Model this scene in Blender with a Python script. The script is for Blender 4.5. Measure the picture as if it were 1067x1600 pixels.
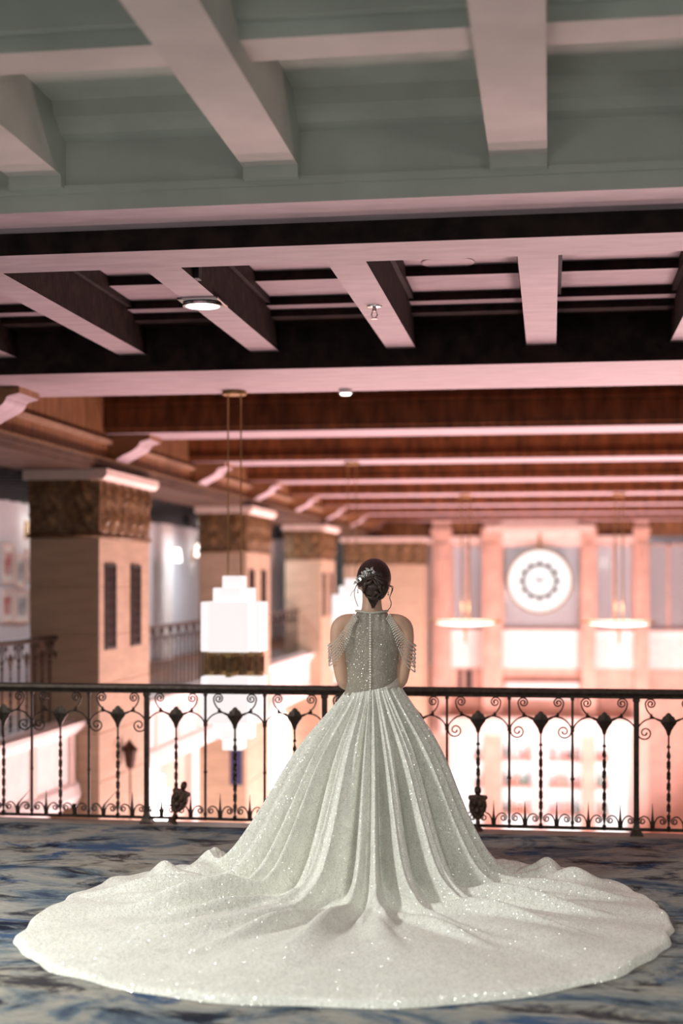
import bpy, math, random
import numpy as np
from mathutils import Vector, Matrix

random.seed(7)
rng = np.random.default_rng(11)
for o in list(bpy.data.objects):
    bpy.data.objects.remove(o, do_unlink=True)
scene = bpy.context.scene
COL = scene.collection

# ------------------------------------------------------------------ camera
EYE = 1.55                       # camera height above the mezzanine carpet
YAW = math.radians(8.36)         # camera looks a little left of the hall's axis (+Y)
FPX = 2222.2
cam_d = bpy.data.cameras.new('camera')
cam = bpy.data.objects.new('camera', cam_d)
COL.objects.link(cam)
cam.location = (0, 0, EYE)
cam.rotation_euler = (math.pi / 2, 0, YAW)
cam_d.lens = 50
cam_d.sensor_fit = 'AUTO'
cam_d.sensor_width = 36
cam_d.shift_y = 110 / 1600
cam_d.clip_end = 200
cam_d.dof.use_dof = True
cam_d.dof.focus_distance = 7.2
cam_d.dof.aperture_fstop = 1.05
scene.camera = cam

# ------------------------------------------------------------------ world, view, big lights
w = bpy.data.worlds.new('world')
scene.world = w
w.use_nodes = True
w.node_tree.nodes['Background'].inputs[0].default_value = (0.8, 0.85, 0.85, 1)
w.node_tree.nodes['Background'].inputs[1].default_value = 0.05
scene.view_settings.view_transform = 'Standard'
scene.view_settings.look = 'None'
scene.view_settings.gamma = 1
scene.view_settings.use_curve_mapping = False
scene.view_settings.exposure = 0.42

def area(name, loc, size, power, color, rot=(0, 0, 0), size_y=None):
    l = bpy.data.lights.new(name, 'AREA')
    l.energy = power; l.color = color; l.size = size
    if size_y:
        l.shape = 'RECTANGLE'; l.size_y = size_y
    o = bpy.data.objects.new(name, l); COL.objects.link(o)
    o.location = loc; o.rotation_euler = rot
    return o
def point(name, loc, power, color, r=0.1):
    l = bpy.data.lights.new(name, 'POINT')
    l.energy = power; l.color = color; l.shadow_soft_size = r
    o = bpy.data.objects.new(name, l); COL.objects.link(o); o.location = loc
    return o

# mezzanine ceiling downlights behind the photographer
MEZZ = (0.98, 1.0, 0.93)
for loc, pw, rx_, ry_ in (((-4.6, 4.6, 3.3), 120, 14, -18), ((1.5, 2.6, 3.3), 30, 22, 6), ((-0.9, -0.8, 3.3), 60, 24, 0)):
    lo = area('mezzanine_downlight', loc, 0.6, pw, MEZZ, (math.radians(rx_), math.radians(ry_), 0))
    lo.data.spread = math.radians(120)
point('mezz_fill', (-1.2, -2.4, 2.55), 80, MEZZ, .25)  # unseen fill light, added to brighten the green ceiling and the gown
point('mezz_fill', (2.6, 1.0, 2.5), 45, MEZZ, .25)  # second added fill point, no fixture here
# rose coloured uplights standing on the lobby floor
PINK = (1.0, 0.67, 0.66)
for yy, pw in ((14.0, 500), (20.0, 700), (26.5, 700), (31.5, 620)):
    area('lobby_uplight', (2.3, yy, -4.6), 1.6, pw * 0.90, PINK, (math.pi, math.radians(-32), 0))
    area('lobby_uplight', (-2.6, yy, -4.6), 1.6, pw * 0.32, PINK, (math.pi, math.radians(18), 0))
# daylight-white ceiling lights of the side gallery
for yy in (15.5, 20.5, 25.5, 30.5):
    area('gallery_light', (-5.8, yy, 2.5), 0.6, 40, (0.86, 0.93, 1.0))

# ------------------------------------------------------------------ materials
def nodes_of(m):
    m.use_nodes = True
    nt = m.node_tree
    return nt, nt.nodes, nt.links, nt.nodes['Principled BSDF']

MATS = {}
def mat(name, col, rough=0.6, metal=0.0, var=0.12, scale=6.0, bump=0.0, bscale=40.0, emit=0.0, ecol=None, stretch=(1, 1, 1), spec=0.5, col2=None):
    if name in MATS: return MATS[name]
    m = bpy.data.materials.new(name)
    nt, N, L, b = nodes_of(m)
    tc = N.new('ShaderNodeTexCoord'); mp = N.new('ShaderNodeMapping')
    mp.inputs['Scale'].default_value = stretch
    L.new(tc.outputs['Object'], mp.inputs[0])
    nz = N.new('ShaderNodeTexNoise'); nz.inputs['Scale'].default_value = scale; nz.inputs['Detail'].default_value = 4
    L.new(mp.outputs[0], nz.inputs[0])
    rp = N.new('ShaderNodeValToRGB')
    c2 = col2 or tuple(max(0, c * (1 - 2 * var)) for c in col)
    c1 = col if col2 else tuple(min(1, c * (1 + var)) for c in col)
    rp.color_ramp.elements[0].position = 0.3; rp.color_ramp.elements[0].color = (*c2, 1)
    rp.color_ramp.elements[1].position = 0.7; rp.color_ramp.elements[1].color = (*c1, 1)
    L.new(nz.outputs[0], rp.inputs[0]); L.new(rp.outputs[0], b.inputs['Base Color'])
    b.inputs['Roughness'].default_value = rough
    b.inputs['Metallic'].default_value = metal
    b.inputs['Specular IOR Level'].default_value = spec
    if bump > 0:
        n2 = N.new('ShaderNodeTexNoise'); n2.inputs['Scale'].default_value = bscale; n2.inputs['Detail'].default_value = 3
        L.new(mp.outputs[0], n2.inputs[0])
        bp = N.new('ShaderNodeBump'); bp.inputs['Strength'].default_value = bump; bp.inputs['Distance'].default_value = 0.02
        L.new(n2.outputs[0], bp.inputs['Height']); L.new(bp.outputs[0], b.inputs['Normal'])
    if emit > 0:
        b.inputs['Emission Color'].default_value = (*(ecol or col), 1)
        b.inputs['Emission Strength'].default_value = emit
    MATS[name] = m
    return m

mat('green_plaster', (0.52, 0.545, 0.495), 0.75, var=0.06, scale=3, bump=0.05)
mat('pale_plaster', (0.64, 0.58, 0.55), 0.7, var=0.06, scale=3, bump=0.05)
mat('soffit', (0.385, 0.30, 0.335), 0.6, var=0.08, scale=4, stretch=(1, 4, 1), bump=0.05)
mat('shaded_wood', (0.022, 0.011, 0.008), 0.7, spec=0.2, var=0.4, scale=9, bump=0.2, bscale=25)  # brown coffer wood, colour darkened to carry the shade on its sides
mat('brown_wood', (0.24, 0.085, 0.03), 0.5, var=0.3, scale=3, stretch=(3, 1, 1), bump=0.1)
mat('umber_wood', (0.075, 0.036, 0.018), 0.6, var=0.25, scale=4, bump=0.1)
mat('brass_brown', (0.42, 0.27, 0.18), 0.5, var=0.1)
mat('oak_panel', (0.26, 0.12, 0.05), 0.5, var=0.25, scale=5, stretch=(1, 3, 0.4), bump=0.1)
mat('stone', (0.52, 0.39, 0.275), 0.65, var=0.08, scale=2.5, stretch=(1, 1, 5), bump=0.08)
mat('bronze_carving', (0.20, 0.115, 0.05), 0.45, metal=0.25, var=0.3, scale=14, bump=0.2)
mat('cornice_plaster', (0.80, 0.66, 0.60), 0.55, var=0.05)
mat('white_plaster', (0.90, 0.85, 0.83), 0.55, var=0.04)
mat('rose_marble', (0.70, 0.46, 0.37), 0.4, var=0.1, scale=3)
mat('gallery_wall', (0.62, 0.65, 0.70), 0.7, var=0.03)
mat('black_slat', (0.03, 0.03, 0.032), 0.6, var=0.2)
mat('iron', (0.048, 0.032, 0.024), 0.42, metal=0.55, var=0.3, scale=30, bump=0.15, bscale=120)
mat('iron_shield', (0.085, 0.045, 0.032), 0.45, metal=0.5, var=0.4, scale=40, bump=0.4, bscale=90)
mat('curb_stone', (0.30, 0.24, 0.20), 0.5, var=0.15, scale=6, bump=0.1)
mat('lobby_marble', (0.62, 0.50, 0.44), 0.3, var=0.2, scale=1.5)
mat('brass', (0.45, 0.28, 0.12), 0.35, metal=0.8, var=0.15)
mat('lamp_glass', (0.45, 0.43, 0.44), 0.4, var=0.02, emit=0.62, ecol=(1.0, 0.95, 0.94))
mat('lamp_glass_bright', (0.9, 0.88, 0.86), 0.4, var=0.02, emit=4.0, ecol=(1.0, 0.96, 0.96))
mat('dial_glass', (0.25, 0.25, 0.25), 0.4, var=0.02, emit=0.80, ecol=(1.0, 0.99, 0.97))
mat('dish_glass', (0.9, 0.85, 0.8), 0.4, var=0.02, emit=2.6, ecol=(1.0, 0.88, 0.78))
mat('dial_mark', (0.09, 0.095, 0.105), 0.9, var=0.05, spec=0.05)
mat('white_paint', (0.8, 0.8, 0.78), 0.5, var=0.03)
mat('black_paint', (0.015, 0.013, 0.013), 0.5, var=0.1)
mat('print_red', (0.75, 0.70, 0.68), 0.6, col2=(0.45, 0.03, 0.04), scale=5)
mat('print_grey', (0.70, 0.72, 0.72), 0.6, col2=(0.18, 0.22, 0.22), scale=6)
mat('navy_fabric', (0.03, 0.04, 0.12), 0.8, var=0.2)
mat('backlit_panel', (0.5, 0.5, 0.5), 0.5, var=0.01, emit=0.72, ecol=(0.97, 1.0, 1.0))
mat('shelf_glass', (0.75, 0.45, 0.38), 0.3, var=0.05)
for nm, c in (('amber', (0.55, 0.18, 0.05)), ('green', (0.05, 0.2, 0.1)), ('clear', (0.7, 0.75, 0.75)), ('rose', (0.7, 0.25, 0.22)), ('dark', (0.08, 0.04, 0.03))):
    mat('bottle_' + nm, c, 0.15, var=0.1)
mat('skin', (0.66, 0.40, 0.285), 0.5, var=0.05, scale=8)
mat('lip', (0.45, 0.12, 0.12), 0.4, var=0.05)
mat('eye_white', (0.85, 0.85, 0.85), 0.2, var=0.02)
mat('silver', (0.85, 0.88, 0.88), 0.22, metal=0.7, var=0.08, scale=60)
mat('pearl', (0.86, 0.82, 0.75), 0.18, metal=0.25, var=0.05)
mat('chrome', (0.7, 0.7, 0.7), 0.2, metal=1.0, var=0.05)

def glass_mat():
    m = bpy.data.materials.new('window_glass'); nt, N, L, b = nodes_of(m)
    b.inputs['Base Color'].default_value = (0.85, 0.88, 0.92, 1)
    b.inputs['Roughness'].default_value = 0.05
    b.inputs['Alpha'].default_value = 0.25
    MATS['window_glass'] = m
glass_mat()

def hair_mat():
    m = bpy.data.materials.new('hair'); nt, N, L, b = nodes_of(m)
    tc = N.new('ShaderNodeTexCoord')
    mp = N.new('ShaderNodeMapping'); mp.inputs['Scale'].default_value = (60, 14, 14)
    L.new(tc.outputs['Object'], mp.inputs[0])
    nz = N.new('ShaderNodeTexNoise'); nz.inputs['Scale'].default_value = 3.0; nz.inputs['Detail'].default_value = 5
    L.new(mp.outputs[0], nz.inputs[0])
    rp = N.new('ShaderNodeValToRGB')
    rp.color_ramp.elements[0].color = (0.012, 0.006, 0.005, 1); rp.color_ramp.elements[0].position = 0.35
    rp.color_ramp.elements[1].color = (0.06, 0.026, 0.018, 1); rp.color_ramp.elements[1].position = 0.7
    L.new(nz.outputs[0], rp.inputs[0]); L.new(rp.outputs[0], b.inputs['Base Color'])
    bp = N.new('ShaderNodeBump'); bp.inputs['Strength'].default_value = 0.6; bp.inputs['Distance'].default_value = 0.006
    L.new(nz.outputs[0], bp.inputs['Height']); L.new(bp.outputs[0], b.inputs['Normal'])
    b.inputs['Roughness'].default_value = 0.33
    MATS['hair'] = m
hair_mat()

def glitter_mat(name, base, base2, scale, frac, rough=0.28, lace=0.0):
    """woven cloth sewn with tiny sequins: a fraction of voronoi cells are shiny facets with a normal of their own"""
    m = bpy.data.materials.new(name); nt, N, L, b = nodes_of(m)
    tc = N.new('ShaderNodeTexCoord')
    nz = N.new('ShaderNodeTexNoise'); nz.inputs['Scale'].default_value = 9; nz.inputs['Detail'].default_value = 5
    L.new(tc.outputs['Object'], nz.inputs[0])
    rp = N.new('ShaderNodeValToRGB')
    rp.color_ramp.elements[0].color = (*base2, 1); rp.color_ramp.elements[0].position = 0.3
    rp.color_ramp.elements[1].color = (*base, 1); rp.color_ramp.elements[1].position = 0.65
    L.new(nz.outputs[0], rp.inputs[0])
    colout = rp.outputs[0]
    if lace > 0:
        wv = N.new('ShaderNodeTexWave'); wv.inputs['Scale'].default_value = 7; wv.inputs['Distortion'].default_value = 14
        wv.inputs['Detail'].default_value = 2; wv.inputs['Detail Scale'].default_value = 1.2
        L.new(tc.outputs['Object'], wv.inputs[0])
        r2 = N.new('ShaderNodeValToRGB')
        r2.color_ramp.elements[0].color = (1 - lace, 1 - lace, 1 - lace * 0.95, 1); r2.color_ramp.elements[0].position = 0.02
        r2.color_ramp.elements[1].color = (1, 1, 1, 1); r2.color_ramp.elements[1].position = 0.22
        L.new(wv.outputs[0], r2.inputs[0])
        mx = N.new('ShaderNodeMix'); mx.data_type = 'RGBA'; mx.blend_type = 'MULTIPLY'; mx.inputs[0].default_value = 1
        L.new(colout, mx.inputs[6]); L.new(r2.outputs[0], mx.inputs[7])
        colout = mx.outputs[2]
    L.new(colout, b.inputs['Base Color'])
    b.inputs['Roughness'].default_value = 0.75
    n3 = N.new('ShaderNodeTexNoise'); n3.inputs['Scale'].default_value = 60; n3.inputs['Detail'].default_value = 3
    L.new(tc.outputs['Object'], n3.inputs[0])
    bp = N.new('ShaderNodeBump'); bp.inputs['Strength'].default_value = 0.35; bp.inputs['Distance'].default_value = 0.01
    L.new(n3.outputs[0], bp.inputs['Height']); L.new(bp.outputs[0], b.inputs['Normal'])
    # sequins
    vo = N.new('ShaderNodeTexVoronoi'); vo.inputs['Scale'].default_value = scale
    L.new(tc.outputs['Object'], vo.inputs['Vector'])
    wn = N.new('ShaderNodeTexWhiteNoise'); wn.noise_dimensions = '3D'; L.new(vo.outputs['Position'], wn.inputs['Vector'])
    sp = N.new('ShaderNodeSeparateColor'); L.new(wn.outputs['Color'], sp.inputs[0])
    lt = N.new('ShaderNodeMath'); lt.operation = 'LESS_THAN'; lt.inputs[1].default_value = frac
    L.new(sp.outputs[0], lt.inputs[0])
    ds = N.new('ShaderNodeMath'); ds.operation = 'LESS_THAN'; ds.inputs[1].default_value = 0.42
    L.new(vo.outputs['Distance'], ds.inputs[0])
    mu = N.new('ShaderNodeMath'); mu.operation = 'MULTIPLY'
    L.new(lt.outputs[0], mu.inputs[0]); L.new(ds.outputs[0], mu.inputs[1])
    geo = N.new('ShaderNodeNewGeometry')
    vm = N.new('ShaderNodeVectorMath'); vm.operation = 'SUBTRACT'; vm.inputs[1].default_value = (0.5, 0.5, 0.5)
    L.new(vo.outputs['Color'], vm.inputs[0])
    vs = N.new('ShaderNodeVectorMath'); vs.operation = 'SCALE'; vs.inputs['Scale'].default_value = 1.35
    L.new(vm.outputs[0], vs.inputs[0])
    va = N.new('ShaderNodeVectorMath'); va.operation = 'ADD'
    L.new(vs.outputs[0], va.inputs[0]); L.new(geo.outputs['Normal'], va.inputs[1])
    vn = N.new('ShaderNodeVectorMath'); vn.operation = 'NORMALIZE'; L.new(va.outputs[0], vn.inputs[0])
    gl = N.new('ShaderNodeBsdfGlossy'); gl.inputs['Color'].default_value = (1, 0.98, 0.94, 1); gl.inputs['Roughness'].default_value = rough
    L.new(vn.outputs[0], gl.inputs['Normal'])
    mh = N.new('ShaderNodeMath'); mh.operation = 'MULTIPLY'; mh.inputs[1].default_value = 0.42
    L.new(mu.outputs[0], mh.inputs[0])
    ms = N.new('ShaderNodeMixShader')
    L.new(mh.outputs[0], ms.inputs[0]); L.new(b.outputs[0], ms.inputs[1]); L.new(gl.outputs[0], ms.inputs[2])
    out = N['Material Output']; L.new(ms.outputs[0], out.inputs[0])
    MATS[name] = m
glitter_mat('skirt_cloth', (0.80, 0.80, 0.74), (0.72, 0.72, 0.66), 170, 0.60, 0.27, lace=0.10)
glitter_mat('bodice_cloth', (0.36, 0.32, 0.265), (0.27, 0.24, 0.195), 300, 0.5, 0.28)
glitter_mat('belt_cloth', (0.60, 0.56, 0.50), (0.52, 0.48, 0.42), 240, 0.35, 0.28)

def carpet_mat():
    m = bpy.data.materials.new('carpet'); nt, N, L, b = nodes_of(m)
    tc = N.new('ShaderNodeTexCoord')
    def noise(sx, sy, scale, det, off=0, dist=0.0):
        mp = N.new('ShaderNodeMapping'); mp.inputs['Scale'].default_value = (sx, sy, 1); mp.inputs['Location'].default_value = (off, off * 1.7, 0)
        mp.inputs['Rotation'].default_value = (0, 0, math.radians(-6))
        L.new(tc.outputs['Object'], mp.inputs[0])
        n = N.new('ShaderNodeTexNoise'); n.inputs['Scale'].default_value = scale; n.inputs['Detail'].default_value = det
        n.inputs['Distortion'].default_value = dist
        n.inputs['Roughness'].default_value = 0.68
        L.new(mp.outputs[0], n.inputs[0]); return n.outputs[0]
    def ramp(inp, stops):
        r = N.new('ShaderNodeValToRGB'); cr = r.color_ramp
        while len(cr.elements) < len(stops): cr.elements.new(0.5)
        for e, (p, c) in zip(cr.elements, stops):
            e.position = p; e.color = (*c, 1)
        L.new(inp, r.inputs[0]); return r.outputs[0]
    base = ramp(noise(1.15, 1.6, 1.5, 10, 3.1, 0.9), [(0.34, (0.045, 0.06, 0.11)), (0.43, (0.13, 0.165, 0.20)), (0.50, (0.27, 0.275, 0.265)), (0.60, (0.36, 0.335, 0.295)), (0.72, (0.20, 0.17, 0.145))])
    dark = ramp(noise(1.5, 2.9, 1.5, 10, 9.4, 0.7), [(0.51, (1, 1, 1)), (0.60, (0.16, 0.15, 0.19))])
    blue = noise(1.2, 2.2, 1.5, 10, 21.0, 0.7)
    bm_ = N.new('ShaderNodeMapRange'); bm_.inputs[1].default_value = 0.54; bm_.inputs[2].default_value = 0.62
    L.new(blue, bm_.inputs[0])
    mx = N.new('ShaderNodeMix'); mx.data_type = 'RGBA'
    L.new(bm_.outputs[0], mx.inputs[0]); L.new(base, mx.inputs[6]); mx.inputs[7].default_value = (0.055, 0.095, 0.18, 1)
    m2 = N.new('ShaderNodeMix'); m2.data_type = 'RGBA'; m2.blend_type = 'MULTIPLY'; m2.inputs[0].default_value = 1
    L.new(mx.outputs[2], m2.inputs[6]); L.new(dark, m2.inputs[7])
    strk = ramp(noise(14, 90, 1.0, 4, 2.0), [(0.35, (0.75, 0.75, 0.75)), (0.65, (1.2, 1.2, 1.2))])
    m3 = N.new('ShaderNodeMix'); m3.data_type = 'RGBA'; m3.blend_type = 'MULTIPLY'; m3.inputs[0].default_value = 1
    L.new(m2.outputs[2], m3.inputs[6]); L.new(strk, m3.inputs[7])
    L.new(m3.outputs[2], b.inputs['Base Color'])
    b.inputs['Roughness'].default_value = 0.95; b.inputs['Specular IOR Level'].default_value = 0.1
    n3 = N.new('ShaderNodeTexNoise'); n3.inputs['Scale'].default_value = 260
    L.new(tc.outputs['Object'], n3.inputs[0])
    bp = N.new('ShaderNodeBump'); bp.inputs['Strength'].default_value = 0.4; bp.inputs['Distance'].default_value = 0.01
    L.new(n3.outputs[0], bp.inputs['Height']); L.new(bp.outputs[0], b.inputs['Normal'])
    MATS['carpet'] = m
carpet_mat()

# ------------------------------------------------------------------ mesh helpers
ORIG = {}
class MB:
    def __init__(s): s.v = []; s.f = []; s.m = []
    def add(s, vs, fs, mi=0):
        b = len(s.v); s.v += [tuple(p) for p in vs]
        for i, f in enumerate(fs):
            s.f.append(tuple(b + k for k in f)); s.m.append(mi if isinstance(mi, int) else mi[i])
        return s
    def box(s, x0, x1, y0, y1, z0, z1, bottom=0, mi=0):
        vs = [(x0, y0, z0), (x1, y0, z0), (x1, y1, z0), (x0, y1, z0), (x0, y0, z1), (x1, y0, z1), (x1, y1, z1), (x0, y1, z1)]
        fs = [(0, 3, 2, 1), (4, 5, 6, 7), (0, 1, 5, 4), (1, 2, 6, 5), (2, 3, 7, 6), (3, 0, 4, 7)]
        return s.add(vs, fs, [bottom if bottom else mi] + [mi] * 5)
    def bbox(s, x0, x1, y0, y1, z0, z1, c=0.01, mi=0):
        """box with chamfered edges"""
        cx = min(c, (x1 - x0) * .4, (y1 - y0) * .4, (z1 - z0) * .4)
        prof = [(z0, cx), (z0 + cx, 0), (z1 - cx, 0), (z1, cx)]
        rings = []
        for z, i in prof:
            a, b_, c_, d = x0 + i, x1 - i, y0 + i, y1 - i
            k = cx * 0.7
            rings.append([(a + k, c_, z), (b_ - k, c_, z), (b_, c_ + k, z), (b_, d - k, z), (b_ - k, d, z), (a + k, d, z), (a, d - k, z), (a, c_ + k, z)])
        vs = [p for r in rings for p in r]
        fs = [tuple(range(7, -1, -1)), tuple(range(24, 32))]
        for r in range(3):
            for k in range(8):
                fs.append((r * 8 + k, r * 8 + (k + 1) % 8, (r + 1) * 8 + (k + 1) % 8, (r + 1) * 8 + k))
        return s.add(vs, fs, mi)
    def prism(s, poly, axis, a, b, mi=0):
        """extrude a 2D polygon along an axis ('x': poly is (y,z); 'y': (x,z); 'z': (x,y))"""
        n = len(poly)
        def P(p, t):
            return (t, p[0], p[1]) if axis == 'x' else ((p[0], t, p[1]) if axis == 'y' else (p[0], p[1], t))
        vs = [P(p, a) for p in poly] + [P(p, b) for p in poly]
        fs = [tuple(range(n)), tuple(range(2 * n - 1, n - 1, -1))] + [(i, n + i, n + (i + 1) % n, (i + 1) % n) for i in range(n)]
        return s.add(vs, fs, mi)
    def tube(s, pts, rad, n=8, flat=None, caps=True, mi=0, up=(0, 1, 0)):
        pts = [Vector(p) for p in pts]; K = len(pts)
        rs = rad if hasattr(rad, '__len__') else [rad] * K
        vs = []; upv = Vector(up)
        nrm = None
        for i, p in enumerate(pts):
            t = (pts[min(i + 1, K - 1)] - pts[max(i - 1, 0)])
            if t.length < 1e-9: t = Vector((0, 0, 1))
            t.normalize()
            if nrm is None:
                nrm = upv - t * upv.dot(t)
                if nrm.length < 1e-3: nrm = Vector((1, 0, 0)) - t * t.x
            else:
                nrm = nrm - t * nrm.dot(t)
                if nrm.length < 1e-6: nrm = Vector((1, 0, 0)) - t * t.x
            nrm.normalize(); bn = t.cross(nrm)
            for k in range(n):
                a = 2 * math.pi * k / n
                fl = flat if flat else 1.0
                vs.append(p + nrm * (math.cos(a) * rs[i] * fl) + bn * (math.sin(a) * rs[i]))
        fs = []
        for i in range(K - 1):
            for k in range(n):
                fs.append((i * n + k, i * n + (k + 1) % n, (i + 1) * n + (k + 1) % n, (i + 1) * n + k))
        if caps:
            fs.append(tuple(range(n - 1, -1, -1))); fs.append(tuple((K - 1) * n + k for k in range(n)))
        return s.add(vs, fs, mi)
    def loft(s, rings, caps=True, mi=0):
        n = len(rings[0]); vs = [p for r in rings for p in r]; fs = []
        for i in range(len(rings) - 1):
            for k in range(n):
                fs.append((i * n + k, i * n + (k + 1) % n, (i + 1) * n + (k + 1) % n, (i + 1) * n + k))
        if caps:
            fs.append(tuple(range(n - 1, -1, -1))); fs.append(tuple((len(rings) - 1) * n + k for k in range(n)))
        return s.add(vs, fs, mi)
    def lathe(s, prof, c=(0, 0, 0), n=16, sy=1.0, mi=0):
        rings = []
        for r, z in prof:
            rings.append([(c[0] + math.cos(2 * math.pi * k / n) * r, c[1] + math.sin(2 * math.pi * k / n) * r * sy, c[2] + z) for k in range(n)])
        return s.loft(rings, mi=mi, caps=prof[0][0] < .01 and prof[-1][0] < .01)
    def ell(s, c, r, nu=16, nv=10, rot=None, mi=0):
        vs = []; fs = []
        R = rot or Matrix.Identity(3); c = Vector(c)
        for j in range(1, nv):
            th = math.pi * j / nv
            for i in range(nu):
                ph = 2 * math.pi * i / nu
                vs.append(c + R @ Vector((r[0] * math.sin(th) * math.cos(ph), r[1] * math.sin(th) * math.sin(ph), r[2] * math.cos(th))))
        top = len(vs); vs.append(c + R @ Vector((0, 0, r[2]))); bot = len(vs); vs.append(c + R @ Vector((0, 0, -r[2])))
        for j in range(nv - 2):
            for i in range(nu):
                fs.append((j * nu + i, (j + 1) * nu + i, (j + 1) * nu + (i + 1) % nu, j * nu + (i + 1) % nu))
        for i in range(nu):
            fs.append((top, i, (i + 1) % nu)); fs.append((bot, (nv - 2) * nu + (i + 1) % nu, (nv - 2) * nu + i))
        return s.add(vs, fs, mi)
    def octa(s, c, r):
        x, y, z = c
        vs = [(x + r, y, z), (x - r, y, z), (x, y + r, z), (x, y - r, z), (x, y, z + r), (x, y, z - r)]
        return s.add(vs, [(0, 2, 4), (2, 1, 4), (1, 3, 4), (3, 0, 4), (2, 0, 5), (1, 2, 5), (3, 1, 5), (0, 3, 5)])
    def mesh(s, name, mats, origin=(0, 0, 0), smooth=False):
        me = bpy.data.meshes.new(name)
        ox, oy, oz = origin
        me.from_pydata([(p[0] - ox, p[1] - oy, p[2] - oz) for p in s.v], [], s.f)
        if isinstance(mats, str): mats = [mats]
        for m in mats: me.materials.append(MATS[m])
        if len(mats) > 1: me.polygons.foreach_set('material_index', s.m)
        if smooth:
            me.polygons.foreach_set('use_smooth', [True] * len(me.polygons))
        me.update()
        return me
    def build(s, name, mats, parent=None, smooth=False, origin=None):
        if parent is not None: origin = ORIG[parent.name]
        if origin is None: origin = (0, 0, 0)
        o = bpy.data.objects.new(name, s.mesh(name, mats, origin, smooth))
        COL.objects.link(o)
        if parent is not None: o.parent = parent
        else: o.location = origin
        ORIG[o.name] = tuple(origin)
        return o

def tag(o, label=None, cat=None, group=None, kind=None):
    if label: o['label'] = label
    if cat: o['category'] = cat
    if group: o['group'] = group
    if kind: o['kind'] = kind
    return o
def empty(name, loc, label=None, cat=None, group=None, kind=None):
    o = bpy.data.objects.new(name, None); COL.objects.link(o); o.location = loc; o.empty_display_size = 0.05
    ORIG[o.name] = tuple(loc)
    return tag(o, label, cat, group, kind)
def inst(name, me, parent, loc, rz=0.0, sc=None):
    o = bpy.data.objects.new(name, me); COL.objects.link(o); o.parent = parent
    o.location = loc; o.rotation_euler = (0, 0, rz)
    if sc: o.scale = sc
    ORIG[o.name] = tuple(loc)
    return o
def copy_tree(o, parent=None, loc=None):
    c = o.copy(); COL.objects.link(c); c.parent = parent
    if loc: c.location = loc; ORIG[c.name] = tuple(loc)
    for ch in list(o.children): copy_tree(ch, c)
    return c

def ang(u): return math.atan((u - 533.5) / FPX) - YAW
def XU(u, Y): return Y * math.tan(ang(u))
def YU(u, X): return X / math.tan(ang(u))
def DEP(u, Y): return Y / (math.cos(YAW) + (u - 533.5) / FPX * math.sin(YAW))
def ZV(v, u, Y): return EYE + (910 - v) * DEP(u, Y) / FPX

# ================================================================== THE SETTING
XL, XR = -4.30, 3.76            # upper hall wall planes (hall centre about -0.27)
YR = 9.0                        # balcony railing
YE = 36.0                       # end wall
ZF = -5.0                       # lobby floor

fl = MB().box(-7, 7, -4, YR - 0.2, -0.4, 0).build('floor_mezzanine', 'carpet'); tag(fl, 'blue, grey and beige brush-stroke patterned mezzanine carpet', kind='structure')
cb = MB().bbox(-4.45, 7, YR - 0.2, YR + 0.10, -0.42, -0.020, 0.012).build('trim_1', 'curb_stone'); tag(cb, 'brown stone curb under the iron railing', kind='structure')
fb = MB().prism([(YR + 0.10, -0.05), (YR + 0.16, -0.09), (YR + 0.16, -0.20), (YR + 0.12, -0.26), (YR + 0.12, -0.9), (YR - 0.1, -0.9), (YR - 0.1, -0.42)], 'x', -4.45, 7).build('trim_2', 'umber_wood'); tag(fb, 'brown moulded fascia of the balcony', kind='structure')
lf = MB().box(-7, 7, 0, YE + 1, ZF - 0.2, ZF).build('floor_lobby', 'lobby_marble'); tag(lf, 'polished pale marble lobby floor', kind='structure')
MB().box(-7.2, -7, -4, YE + 1, ZF, 4.2).build('wall_left', 'gallery_wall')['kind'] = 'structure'
MB().box(7, 7.2, -4, YE + 1, ZF, 4.2).build('wall_right', 'white_plaster')['kind'] = 'structure'
MB().box(-7, 7, -4.2, -4, 0, 4.2).build('wall_back', 'gallery_wall')['kind'] = 'structure'
MB().box(-7, 7, 8.3, 8.5, ZF, -0.4).build('wall_lobby', 'umber_wood')['kind'] = 'structure'

# ---- mezzanine ceiling: grey-green coffers
ceil = MB().box(-7, 7, -4, 6.3, 3.66, 3.8).build('ceiling_mezzanine', 'green_plaster'); tag(ceil, 'grey-green coffered plaster ceiling', kind='structure')
LB = [-3.78 + 0.93 * k for k in range(-4, 12)]
# wide beams that run out to the header
bx = [XU(427, 6.17), XU(810, 6.17)]
sp = bx[1] - bx[0]
bw = 0.122
beam_me = MB()
beam_me.box(-bw, bw, -4, 6.17, 3.37, 3.66, 1).box(-bw, bw, 6.10, 6.17, 3.32, 3.37)
beam_me = beam_me.mesh('plaster_beam', ['green_plaster', 'pale_plaster'])
for k in range(-5, 7):
    inst('plaster_beam', beam_me, ceil, (bx[0] + sp * k, 0, 0))
for (y0, y1, z0) in ((4.93, 5.14, 3.47), (2.9, 3.1, 3.47), (0.9, 1.1, 3.47)):
    MB().box(-7, 7, y0, y1, z0, 3.66, 1).box(-7, 7, y0 - .05, y0, z0 + .06, 3.66).build('cross_rib', ['green_plaster', 'pale_plaster'], ceil)
MB().prism([(5.98, 3.66), (6.02, 3.60), (6.06, 3.585), (6.10, 3.55), (6.17, 3.535), (6.17, 3.66)], 'x', -7, 7).build('cornice', 'green_plaster', ceil)
MB().box(-7, 7, 6.17, 6.53, 3.225, 3.8, 1).box(-7, 7, 6.15, 6.17, 3.30, 3.335).build('header_beam', ['green_plaster', 'soffit'], ceil)
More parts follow.
